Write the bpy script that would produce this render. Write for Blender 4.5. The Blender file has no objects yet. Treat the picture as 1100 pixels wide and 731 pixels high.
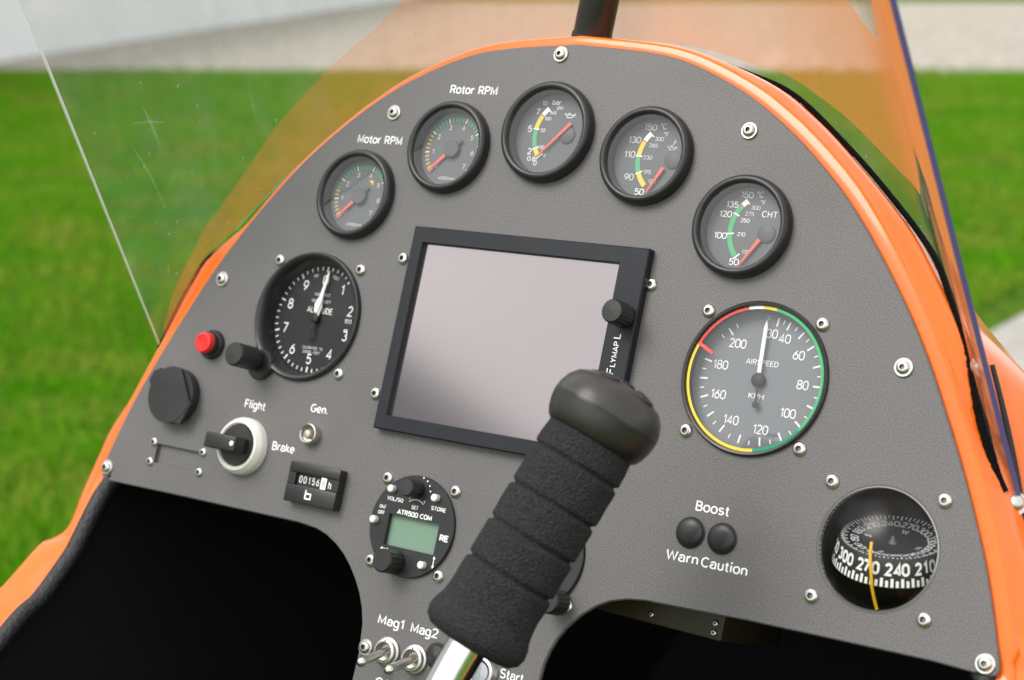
import bpy, bmesh, math, random
from mathutils import Matrix, Vector, geometry, noise
random.seed(7)
PI = math.pi
sc = bpy.context.scene
COL = sc.collection

# ---------------------------------------------------------------- camera
PITCH = math.radians(12.5)
CAM_H = 1.25
cam_d = bpy.data.cameras.new('camera')
cam = bpy.data.objects.new('camera', cam_d); COL.objects.link(cam)
cam_d.sensor_fit = 'HORIZONTAL'; cam_d.sensor_width = 36.0
cam_d.lens = 1800.1 / 1100 * 36.0
cam_d.clip_start = 0.02; cam_d.clip_end = 3000
cam.location = (0, 0, CAM_H)
cam.rotation_euler = (math.radians(90) - PITCH, 0, 0)
cam_d.dof.use_dof = True
cam_d.dof.focus_distance = 0.88
cam_d.dof.aperture_fstop = 8.5
sc.camera = cam

# ---------------------------------------------------------------- sky and sun (bright overcast)
SUN_EL, SUN_AZ = math.radians(52), math.radians(-118)      # azimuth from +Y, clockwise
world = bpy.data.worlds.new('World'); sc.world = world
world.use_nodes = True
wn = world.node_tree; wn.nodes.clear()
sky = wn.nodes.new('ShaderNodeTexSky'); sky.sky_type = 'NISHITA'
sky.sun_disc = False; sky.sun_elevation = SUN_EL; sky.sun_rotation = SUN_AZ
sky.air_density = 1.0; sky.dust_density = 3.0; sky.ozone_density = 1.0
hsv = wn.nodes.new('ShaderNodeHueSaturation'); hsv.inputs['Saturation'].default_value = 0.25
wtc = wn.nodes.new('ShaderNodeTexCoord'); wmp = wn.nodes.new('ShaderNodeMapping'); wmp.inputs['Scale'].default_value = (1, 1, 2.2)
wno = wn.nodes.new('ShaderNodeTexNoise'); wno.inputs['Scale'].default_value = 1.7; wno.inputs['Detail'].default_value = 5
wcr = wn.nodes.new('ShaderNodeValToRGB')                    # cloud layer, brighter and darker banks
wcr.color_ramp.elements[0].position = .30; wcr.color_ramp.elements[0].color = (7.0, 7.0, 7.3, 1)
wcr.color_ramp.elements[1].position = .70; wcr.color_ramp.elements[1].color = (13.5, 13.1, 12.9, 1)
wmx = wn.nodes.new('ShaderNodeMix'); wmx.data_type = 'RGBA'; wmx.inputs['Factor'].default_value = .85
wn.links.new(wtc.outputs['Generated'], wmp.inputs['Vector']); wn.links.new(wmp.outputs[0], wno.inputs['Vector']); wn.links.new(wno.outputs['Fac'], wcr.inputs['Fac'])
bg = wn.nodes.new('ShaderNodeBackground'); bg.inputs['Strength'].default_value = 0.095
wo = wn.nodes.new('ShaderNodeOutputWorld')
wn.links.new(sky.outputs[0], hsv.inputs['Color']); wn.links.new(hsv.outputs[0], wmx.inputs[6]); wn.links.new(wcr.outputs[0], wmx.inputs[7]); wn.links.new(wmx.outputs[2], bg.inputs['Color'])
wn.links.new(bg.outputs[0], wo.inputs['Surface'])
sun_d = bpy.data.lights.new('sun', 'SUN'); sun_d.energy = 1.35; sun_d.angle = math.radians(30)
sun_d.color = (1.0, 0.96, 0.90)
sun = bpy.data.objects.new('sun', sun_d); COL.objects.link(sun)
sdir = Vector((math.sin(SUN_AZ) * math.cos(SUN_EL), math.cos(SUN_AZ) * math.cos(SUN_EL), math.sin(SUN_EL)))
sun.rotation_euler = sdir.to_track_quat('Z', 'Y').to_euler(); sun.location = sdir * 20
sc.view_settings.view_transform = 'Standard'; sc.view_settings.look = 'None'
sc.cycles.use_denoising = True; sc.cycles.denoising_prefilter = 'ACCURATE'
sc.view_settings.gamma = 1.0; sc.view_settings.use_curve_mapping = False
sc.view_settings.exposure = 0.80

# ---------------------------------------------------------------- the panel's frame (mm, x right, y up, z to the pilot)
RP = Matrix(((0.8313507, 0.1986961, -0.5190144), (0.1150552, -0.9752044, -0.1890469), (-0.5437080, 0.0974490, -0.8335978)))
TP = Vector((0.652676, 7.412633, 922.008315))
sP, cP = math.sin(PITCH), math.cos(PITCH)
RWC = Matrix(((1, 0, 0), (0, -sP, cP), (0, -cP, -sP)))
R3 = RWC @ RP
T3 = RWC @ TP * 0.001 + Vector((0, 0, CAM_H))
MP = Matrix.Translation(T3) @ R3.to_4x4()
UPV = R3.inverted() @ Vector((0, 0, 1))                      # world up seen from the panel

# ---------------------------------------------------------------- materials
MATS = {}
def nodes_of(name):
    m = bpy.data.materials.new(name); m.use_nodes = True
    nt = m.node_tree; nt.nodes.clear()
    out = nt.nodes.new('ShaderNodeOutputMaterial')
    return m, nt, out
def mat(name, col, rough=0.5, metal=0.0, coat=0.0, spec=0.5, bump=None, vary=None, aniso=0, emit=None, sheen=0):
    if name in MATS: return MATS[name]
    m, nt, out = nodes_of(name)
    b = nt.nodes.new('ShaderNodeBsdfPrincipled')
    b.inputs['Base Color'].default_value = (*col, 1); b.inputs['Roughness'].default_value = rough
    b.inputs['Metallic'].default_value = metal; b.inputs['Coat Weight'].default_value = coat
    b.inputs['Coat Roughness'].default_value = 0.06
    b.inputs['Specular IOR Level'].default_value = spec
    if sheen: b.inputs['Sheen Weight'].default_value = sheen
    if emit: b.inputs['Emission Color'].default_value = (*emit[0], 1); b.inputs['Emission Strength'].default_value = emit[1]
    nt.links.new(b.outputs[0], out.inputs['Surface'])
    tc = nt.nodes.new('ShaderNodeTexCoord')
    if vary:                                                # (scale, amount) brightness mottling, with roughness
        n = nt.nodes.new('ShaderNodeTexNoise'); n.inputs['Scale'].default_value = vary[0]; n.inputs['Detail'].default_value = 4
        nt.links.new(tc.outputs['Object'], n.inputs['Vector'])
        r = nt.nodes.new('ShaderNodeMapRange'); r.inputs['From Min'].default_value = .3; r.inputs['From Max'].default_value = .7
        r.inputs['To Min'].default_value = 1 - vary[1]; r.inputs['To Max'].default_value = 1 + vary[1]
        nt.links.new(n.outputs['Fac'], r.inputs['Value'])
        mx = nt.nodes.new('ShaderNodeMix'); mx.data_type = 'RGBA'; mx.blend_type = 'MULTIPLY'; mx.inputs['Factor'].default_value = 1
        mx.inputs[6].default_value = (*col, 1); nt.links.new(r.outputs[0], mx.inputs[7])
        nt.links.new(mx.outputs[2], b.inputs['Base Color'])
        r2 = nt.nodes.new('ShaderNodeMath'); r2.operation = 'MULTIPLY'; r2.inputs[1].default_value = rough
        nt.links.new(r.outputs[0], r2.inputs[0]); nt.links.new(r2.outputs[0], b.inputs['Roughness'])
    if bump:                                                # (scale, distance m)
        n = nt.nodes.new('ShaderNodeTexNoise'); n.inputs['Scale'].default_value = bump[0]; n.inputs['Detail'].default_value = 3
        nt.links.new(tc.outputs['Object'], n.inputs['Vector'])
        bp = nt.nodes.new('ShaderNodeBump'); bp.inputs['Strength'].default_value = 1.0; bp.inputs['Distance'].default_value = bump[1]
        nt.links.new(n.outputs['Fac'], bp.inputs['Height']); nt.links.new(bp.outputs[0], b.inputs['Normal'])
    MATS[name] = m
    return m

M_PANEL = None
def make_panel_mat():
    m, nt, out = nodes_of('powder_coated_grey')
    b = nt.nodes.new('ShaderNodeBsdfPrincipled'); b.inputs['Roughness'].default_value = 0.5
    tc = nt.nodes.new('ShaderNodeTexCoord')
    n = nt.nodes.new('ShaderNodeTexNoise'); n.inputs['Scale'].default_value = 1700; n.inputs['Detail'].default_value = 2
    n2 = nt.nodes.new('ShaderNodeTexNoise'); n2.inputs['Scale'].default_value = 14; n2.inputs['Detail'].default_value = 5
    nt.links.new(tc.outputs['Object'], n.inputs['Vector']); nt.links.new(tc.outputs['Object'], n2.inputs['Vector'])
    cr = nt.nodes.new('ShaderNodeValToRGB')
    cr.color_ramp.elements[0].position = .30; cr.color_ramp.elements[0].color = (.060, .057, .058, 1)
    cr.color_ramp.elements[1].position = .72; cr.color_ramp.elements[1].color = (.182, .175, .177, 1)
    nt.links.new(n.outputs['Fac'], cr.inputs['Fac'])
    r = nt.nodes.new('ShaderNodeMapRange'); r.inputs['From Min'].default_value = .3; r.inputs['From Max'].default_value = .7
    r.inputs['To Min'].default_value = .94; r.inputs['To Max'].default_value = 1.06
    nt.links.new(n2.outputs['Fac'], r.inputs['Value'])
    mx = nt.nodes.new('ShaderNodeMix'); mx.data_type = 'RGBA'; mx.blend_type = 'MULTIPLY'; mx.inputs['Factor'].default_value = 1
    nt.links.new(cr.outputs[0], mx.inputs[6]); nt.links.new(r.outputs[0], mx.inputs[7])
    nt.links.new(mx.outputs[2], b.inputs['Base Color'])
    rr = nt.nodes.new('ShaderNodeMapRange'); rr.inputs['From Min'].default_value = .3; rr.inputs['From Max'].default_value = .7; rr.inputs['To Min'].default_value = .38; rr.inputs['To Max'].default_value = .6
    nt.links.new(n2.outputs['Fac'], rr.inputs['Value']); nt.links.new(rr.outputs[0], b.inputs['Roughness'])
    bp = nt.nodes.new('ShaderNodeBump'); bp.inputs['Strength'].default_value = .6; bp.inputs['Distance'].default_value = .0001
    nt.links.new(n.outputs['Fac'], bp.inputs['Height']); nt.links.new(bp.outputs[0], b.inputs['Normal'])
    nt.links.new(b.outputs[0], out.inputs['Surface'])
    return m
M_PANEL = make_panel_mat()
M_ORANGE = mat('orange_gelcoat', (.88, .150, .006), .24, coat=.5, spec=.35, vary=(9, .03))
M_BLACK = mat('black_plastic', (.016, .016, .017), .42, vary=(60, .15), bump=(1500, .00004))
M_BEZEL = mat('satin_black_bezel', (.018, .019, .021), .34, vary=(40, .12))
M_MATTE = mat('matt_black', (.010, .010, .011), .6)
M_TUB = mat('black_cockpit_lining', (.006, .006, .0065), .75, bump=(300, .0004), spec=.25)
M_DIAL = mat('dial_black', (.105, .113, .121), .6)
M_DIALALT = mat('dial_black_matt', (.012, .013, .015), .7)
M_WHITE = mat('white_print', (.88, .88, .86), .5)
M_GREYPRINT = mat('grey_print', (.66, .68, .68), .5)
M_GREEN = mat('green_print', (.05, .42, .16), .5)
M_DGREEN = mat('dark_green_print', (.0, .26, .13), .5)
M_YEL = mat('yellow_print', (.80, .58, .04), .5)
M_AMB = mat('amber_print', (.60, .42, .10), .5)
M_REDP = mat('red_print', (.70, .08, .06), .5)
M_NEEDLE = mat('red_needle', (.90, .12, .06), .45)
M_STEEL = mat('stainless_steel', (.66, .64, .61), .30, metal=1, vary=(300, .12))
M_STEELR = mat('machined_steel', (.56, .55, .53), .36, metal=1)
M_ALU = mat('polished_aluminium', (.86, .86, .86), .20, metal=1, bump=(200, .00003))
def foam_mat():
    m, nt, out = nodes_of('black_foam'); b = nt.nodes.new('ShaderNodeBsdfPrincipled'); b.inputs['Roughness'].default_value = .92; b.inputs['Specular IOR Level'].default_value = .25
    tc = nt.nodes.new('ShaderNodeTexCoord'); n = nt.nodes.new('ShaderNodeTexNoise'); n.inputs['Scale'].default_value = 1350; n.inputs['Detail'].default_value = 3; n.inputs['Roughness'].default_value = .65
    v = nt.nodes.new('ShaderNodeTexVoronoi'); v.inputs['Scale'].default_value = 900
    nt.links.new(tc.outputs['Object'], n.inputs['Vector']); nt.links.new(tc.outputs['Object'], v.inputs['Vector'])
    cr = nt.nodes.new('ShaderNodeValToRGB'); cr.color_ramp.elements[0].position = .36; cr.color_ramp.elements[0].color = (.010, .010, .011, 1); cr.color_ramp.elements[1].position = .68; cr.color_ramp.elements[1].color = (.046, .047, .051, 1)
    nt.links.new(n.outputs['Fac'], cr.inputs['Fac']); nt.links.new(cr.outputs[0], b.inputs['Base Color'])
    bp = nt.nodes.new('ShaderNodeBump'); bp.inputs['Strength'].default_value = 1; bp.inputs['Distance'].default_value = .0012; nt.links.new(v.outputs['Distance'], bp.inputs['Height']); nt.links.new(bp.outputs[0], b.inputs['Normal'])
    nt.links.new(b.outputs[0], out.inputs['Surface']); return m
M_FOAM = foam_mat()
M_RUBBER = mat('soft_touch_black', (.022, .021, .020), .38, vary=(60, .15))
M_LEATHER = mat('black_leather', (.008, .009, .011), .5, bump=(420, .0012))
M_FUZZ = mat('black_felt', (.006, .006, .006), .95, bump=(900, .003), spec=.1)
M_ANOD = mat('anodised_frame', (.012, .014, .019), .42, vary=(80, .1), spec=.3)
M_WPLAS = mat('white_plastic', (.72, .70, .65), .35, vary=(60, .06))
M_RED = mat('red_button', (.75, .015, .015), .28, coat=.3)
M_LCD = mat('lcd_green', (.17, .27, .20), .25)
M_OLIVE = mat('olive_box', (.045, .034, .016), .5)
M_YWIRE = mat('yellow_line', (.75, .42, .0), .5)
M_EDGEV = mat('violet_acrylic_edge', (.12, .105, .30), .3)
M_EDGEW = mat('pale_acrylic_edge', (.92, .94, .95), .3)
M_GREYDARK = mat('dull_grey', (.10, .10, .10), .5)
M_HUB = mat('hub_grey', (.075, .080, .086), .55)
M_TYRE = mat('tyre_rubber', (.02, .02, .02), .8)

def schlick(nt, r0):
    lw = nt.nodes.new('ShaderNodeLayerWeight'); lw.inputs['Blend'].default_value = .5
    p5 = nt.nodes.new('ShaderNodeMath'); p5.operation = 'POWER'; p5.inputs[1].default_value = 5.0
    nt.links.new(lw.outputs['Facing'], p5.inputs[0])
    ma = nt.nodes.new('ShaderNodeMath'); ma.operation = 'MULTIPLY_ADD'; ma.inputs[1].default_value = 1 - r0; ma.inputs[2].default_value = r0
    nt.links.new(p5.outputs[0], ma.inputs[0]); return ma
def glass_mat(name, tint=1.0, refl=1.0, ior=1.5, rough=.02):
    m, nt, out = nodes_of(name)
    fr = schlick(nt, ((ior - 1) / (ior + 1)) ** 2)
    ml = nt.nodes.new('ShaderNodeMath'); ml.operation = 'MULTIPLY'; ml.inputs[1].default_value = refl; ml.use_clamp = True
    t = nt.nodes.new('ShaderNodeBsdfTransparent'); t.inputs['Color'].default_value = (tint, tint, tint, 1)
    g = nt.nodes.new('ShaderNodeBsdfGlossy'); g.inputs['Roughness'].default_value = rough
    mx = nt.nodes.new('ShaderNodeMixShader')
    nt.links.new(fr.outputs[0], ml.inputs[0]); nt.links.new(ml.outputs[0], mx.inputs[0])
    nt.links.new(t.outputs[0], mx.inputs[1]); nt.links.new(g.outputs[0], mx.inputs[2]); nt.links.new(mx.outputs[0], out.inputs['Surface'])
    return m
M_GLASS = glass_mat('instrument_glass', .97, 2.1, 1.5)
M_GLASSAR = glass_mat('coated_glass', .95, .30, 1.4)
M_GLOBE = glass_mat('compass_glass', .95, .8, 1.5, .28)

def acrylic_mat():
    m, nt, out = nodes_of('clear_acrylic')
    tc = nt.nodes.new('ShaderNodeTexCoord')
    fr = schlick(nt, .022)
    t = nt.nodes.new('ShaderNodeBsdfTransparent'); t.inputs['Color'].default_value = (.965, .975, .97, 1)
    g = nt.nodes.new('ShaderNodeBsdfGlossy'); g.inputs['Roughness'].default_value = 0.04
    mx = nt.nodes.new('ShaderNodeMixShader')
    nt.links.new(fr.outputs[0], mx.inputs[0]); nt.links.new(t.outputs[0], mx.inputs[1]); nt.links.new(g.outputs[0], mx.inputs[2])
    lw = nt.nodes.new('ShaderNodeLayerWeight'); lw.inputs['Blend'].default_value = .5
    cs = nt.nodes.new('ShaderNodeMath'); cs.operation = 'SUBTRACT'; cs.inputs[0].default_value = 1.04; nt.links.new(lw.outputs['Facing'], cs.inputs[1])
    iv = nt.nodes.new('ShaderNodeMath'); iv.operation = 'DIVIDE'; iv.inputs[0].default_value = 1.0; nt.links.new(cs.outputs[0], iv.inputs[1])
    sqv = nt.nodes.new('ShaderNodeMath'); sqv.operation = 'POWER'; sqv.inputs[1].default_value = 1.7; nt.links.new(iv.outputs[0], sqv.inputs[0])
    pws = []
    for base in (.968, .977, .972):
        q = nt.nodes.new('ShaderNodeMath'); q.operation = 'POWER'; q.inputs[0].default_value = base; nt.links.new(sqv.outputs[0], q.inputs[1]); pws.append(q)
    cc = nt.nodes.new('ShaderNodeCombineColor')
    for k in range(3): nt.links.new(pws[k].outputs[0], cc.inputs[k])
    nt.links.new(cc.outputs[0], t.inputs['Color'])
    # haze of wiping marks and fine scratches
    mp = nt.nodes.new('ShaderNodeMapping'); mp.inputs['Scale'].default_value = (28, 2.2, 6); mp.inputs['Rotation'].default_value = (.2, .1, .35)
    n = nt.nodes.new('ShaderNodeTexNoise'); n.inputs['Scale'].default_value = 3; n.inputs['Detail'].default_value = 6
    nt.links.new(tc.outputs['Object'], mp.inputs['Vector']); nt.links.new(mp.outputs[0], n.inputs['Vector'])
    r = nt.nodes.new('ShaderNodeMapRange'); r.inputs['From Min'].default_value = .48; r.inputs['From Max'].default_value = .85
    r.inputs['To Min'].default_value = .022; r.inputs['To Max'].default_value = .10
    nt.links.new(n.outputs['Fac'], r.inputs['Value'])
    d = nt.nodes.new('ShaderNodeBsdfDiffuse'); d.inputs['Color'].default_value = (.55, .60, .60, 1)
    tl = nt.nodes.new('ShaderNodeBsdfTranslucent'); tl.inputs['Color'].default_value = (.55, .60, .60, 1)
    ad = nt.nodes.new('ShaderNodeMixShader'); ad.inputs[0].default_value = .5
    nt.links.new(d.outputs[0], ad.inputs[1]); nt.links.new(tl.outputs[0], ad.inputs[2])
    m2 = nt.nodes.new('ShaderNodeMixShader')
    nt.links.new(r.outputs[0], m2.inputs[0]); nt.links.new(mx.outputs[0], m2.inputs[1]); nt.links.new(ad.outputs[0], m2.inputs[2])
    nt.links.new(m2.outputs[0], out.inputs['Surface'])
    return m
M_ACRYL = acrylic_mat()
def film_mat():
    # perforated see-through film: the steeper one looks along it, the more of its dots close up
    m, nt, out = nodes_of('see_through_orange_film')
    lw = nt.nodes.new('ShaderNodeLayerWeight'); lw.inputs['Blend'].default_value = .5
    c = nt.nodes.new('ShaderNodeMath'); c.operation = 'SUBTRACT'; c.inputs[0].default_value = 1.0
    nt.links.new(lw.outputs['Facing'], c.inputs[1])
    mxm = nt.nodes.new('ShaderNodeMath'); mxm.operation = 'MAXIMUM'; mxm.inputs[1].default_value = .05
    nt.links.new(c.outputs[0], mxm.inputs[0])
    dv = nt.nodes.new('ShaderNodeMath'); dv.operation = 'DIVIDE'; dv.inputs[0].default_value = 1.0
    nt.links.new(mxm.outputs[0], dv.inputs[1])
    pw = nt.nodes.new('ShaderNodeMath'); pw.operation = 'POWER'; pw.inputs[0].default_value = FILM_T
    nt.links.new(dv.outputs[0], pw.inputs[1])
    t = nt.nodes.new('ShaderNodeBsdfTransparent'); t.inputs['Color'].default_value = (1, .97, .9, 1)
    d = nt.nodes.new('ShaderNodeBsdfDiffuse'); d.inputs['Color'].default_value = (1.0, .34, .11, 1)
    tl = nt.nodes.new('ShaderNodeBsdfTranslucent'); tl.inputs['Color'].default_value = (1.0, .34, .11, 1)
    ad = nt.nodes.new('ShaderNodeMixShader'); ad.inputs[0].default_value = .58
    nt.links.new(d.outputs[0], ad.inputs[1]); nt.links.new(tl.outputs[0], ad.inputs[2])
    mx = nt.nodes.new('ShaderNodeMixShader')
    nt.links.new(pw.outputs[0], mx.inputs[0]); nt.links.new(ad.outputs[0], mx.inputs[1]); nt.links.new(t.outputs[0], mx.inputs[2])
    nt.links.new(mx.outputs[0], out.inputs['Surface'])
    return m
FILM_T = .75
M_FILM = film_mat()
def screen_mat():
    m, nt, out = nodes_of('display_glass')
    d = nt.nodes.new('ShaderNodeBsdfDiffuse'); d.inputs['Color'].default_value = (.035, .033, .036, 1)
    g = nt.nodes.new('ShaderNodeBsdfGlossy'); g.inputs['Roughness'].default_value = .11; g.inputs['Color'].default_value = (1, .92, .92, 1)
    mx = nt.nodes.new('ShaderNodeMixShader'); mx.inputs[0].default_value = SCREEN_R
    nt.links.new(d.outputs[0], mx.inputs[1]); nt.links.new(g.outputs[0], mx.inputs[2]); nt.links.new(mx.outputs[0], out.inputs['Surface'])
    return m
SCREEN_R = .33
M_SCREEN = screen_mat()

# ---------------------------------------------------------------- mesh builder (millimetres)
class B:
    def __init__(self): self.v = []; self.f = []; self.mi = []; self.slot = 0
    def add(self, vs, fs, slot=None):
        o = len(self.v); self.v += [tuple(p) for p in vs]
        for f in fs: self.f.append([i + o for i in f]); self.mi.append(self.slot if slot is None else slot)
        return self
    def lathe(self, prof, c=(0, 0, 0), n=64, axis=(0, 0, 1), cap0=False, cap1=False, slot=None, rfun=None):
        ax = Vector(axis).normalized(); q = Vector((0, 0, 1)).rotation_difference(ax); c = Vector(c)
        vs, fs = [], []
        for (r, z) in prof:
            for k in range(n):
                a = 2 * PI * k / n; rr = r if rfun is None else rfun(r, z, a)
                vs.append(c + q @ Vector((rr * math.cos(a), rr * math.sin(a), z)))
        for i in range(len(prof) - 1):
            for k in range(n):
                a, b = i * n + k, i * n + (k + 1) % n; fs.append((a, b, b + n, a + n))
        if cap0: fs.append(tuple(range(n - 1, -1, -1)))
        if cap1: o = (len(prof) - 1) * n; fs.append(tuple(range(o, o + n)))
        return self.add(vs, fs, slot)
    def box(self, x0, x1, y0, y1, z0, z1, bev=0, seg=2, M=None, slot=None):
        bm = bmesh.new(); bmesh.ops.create_cube(bm, size=1)
        for v in bm.verts: v.co = Vector(((x0 + x1) / 2 + v.co.x * (x1 - x0), (y0 + y1) / 2 + v.co.y * (y1 - y0), (z0 + z1) / 2 + v.co.z * (z1 - z0)))
        if bev: bmesh.ops.bevel(bm, geom=bm.edges[:], offset=bev, segments=seg, profile=.5, affect='EDGES')
        bm.verts.index_update()
        vs = [(M @ v.co if M else v.co.copy()) for v in bm.verts]; fs = [[v.index for v in f.verts] for f in bm.faces]
        bm.free(); return self.add(vs, fs, slot)
    def tube(self, pts, r, n=12, caps=True, slot=None):
        pts = [Vector(p) for p in pts]; vs, fs = [], []
        rs = r if isinstance(r, (list, tuple)) else [r] * len(pts)
        up = None
        for i, p in enumerate(pts):
            t = (pts[min(i + 1, len(pts) - 1)] - pts[max(i - 1, 0)]).normalized()
            if up is None: up = t.orthogonal().normalized()
            up = (up - t * up.dot(t)).normalized(); w = t.cross(up)
            for k in range(n):
                a = 2 * PI * k / n; vs.append(p + (up * math.cos(a) + w * math.sin(a)) * rs[i])
        for i in range(len(pts) - 1):
            for k in range(n):
                a, b = i * n + k, i * n + (k + 1) % n; fs.append((a, b, b + n, a + n))
        if caps: fs.append(tuple(range(n - 1, -1, -1))); o = (len(pts) - 1) * n; fs.append(tuple(range(o, o + n)))
        return self.add(vs, fs, slot)
    def prism(self, poly, z0, z1, slot=None):
        n = len(poly); vs = [(x, y, z0) for x, y in poly] + [(x, y, z1) for x, y in poly]
        fs = [tuple(range(n - 1, -1, -1)), tuple(range(n, 2 * n))] + [(i, (i + 1) % n, n + (i + 1) % n, n + i) for i in range(n)]
        return self.add(vs, fs, slot)
    def flat(self, poly, z, slot=None):
        return self.add([(x, y, z) for x, y in poly], [tuple(range(len(poly)))], slot)
    def bar(self, p, q, w, z, slot=None, w2=None):
        p, q = Vector(p), Vector(q); d = (q - p).normalized(); nrm = Vector((-d.y, d.x)); w2 = w if w2 is None else w2
        return self.flat([p - nrm * w / 2, q - nrm * w2 / 2, q + nrm * w2 / 2, p + nrm * w / 2], z, slot)
    def arc(self, c, r0, r1, a0, a1, z, slot=None, n=24):
        vs, fs = [], []
        for i in range(n + 1):
            a = math.radians(a0 + (a1 - a0) * i / n)
            vs += [(c[0] + r0 * math.cos(a), c[1] + r0 * math.sin(a), z), (c[0] + r1 * math.cos(a), c[1] + r1 * math.sin(a), z)]
        s = 1 if a1 > a0 else -1
        for i in range(n): q = (2 * i, 2 * i + 1, 2 * i + 3, 2 * i + 2); fs.append(q if s > 0 else q[::-1])
        return self.add(vs, fs, slot)
    def text(self, s, x, y, h, z=0, w=None, anchor='c', rot=0, slot=None, shear=0, bold=0, xs=1.0, M=None):
        vs, fs = text_geo(s, shear, bold)
        if not vs: return self
        x0 = min(v[0] for v in vs); x1 = max(v[0] for v in vs); k = h / CAP
        kx = k * xs if w is None else w / (x1 - x0)
        ox = {'c': -(x0 + x1) / 2, 'l': -x0, 'r': -x1}[anchor]; oy = -CAP / 2 if anchor == 'c' else 0
        c, sn = math.cos(math.radians(rot)), math.sin(math.radians(rot)); out = []
        for (a, b, dz) in vs:
            px, py = (a + ox) * kx, (b + oy) * k
            p = Vector((x + px * c - py * sn, y + px * sn + py * c, z + dz)); out.append(M @ p if M else p)
        return self.add(out, fs, slot)
    def build(self, name, mats, parent=None, smooth=38, world=False):
        me = bpy.data.meshes.new(name)
        k = .001
        me.from_pydata([(p[0] * k, p[1] * k, p[2] * k) for p in self.v], [], self.f)
        mats = mats if isinstance(mats, (list, tuple)) else [mats]
        for m in mats: me.materials.append(m)
        me.polygons.foreach_set('material_index', self.mi)
        if smooth:
            me.polygons.foreach_set('use_smooth', [True] * len(me.polygons)); me.set_sharp_from_angle(angle=math.radians(smooth))
        me.update()
        o = bpy.data.objects.new(name, me); COL.objects.link(o)
        if parent is not None: o.parent = parent
        elif not world: o.matrix_world = MP
        return o
TEXT_CACHE = {}
def _A(cx, cy, rx, ry, a0, a1, n=12): return [(cx + rx * math.cos(math.radians(a0 + (a1 - a0) * i / n)), cy + ry * math.sin(math.radians(a0 + (a1 - a0) * i / n))) for i in range(n + 1)]
def _O(w, y0, y1):                                          # stadium-like bowl, closed
    r = w / 2; ry = min((y1 - y0) / 2, r * 1.15)
    return _A(r, y1 - ry, r, ry, 90, 180, 8) + _A(r, y0 + ry, r, ry, 180, 360, 14) + _A(r, y1 - ry, r, ry, 0, 90, 8)
def _sh(P, dx): return [(x + dx, y) for x, y in P]
XH = .72
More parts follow.
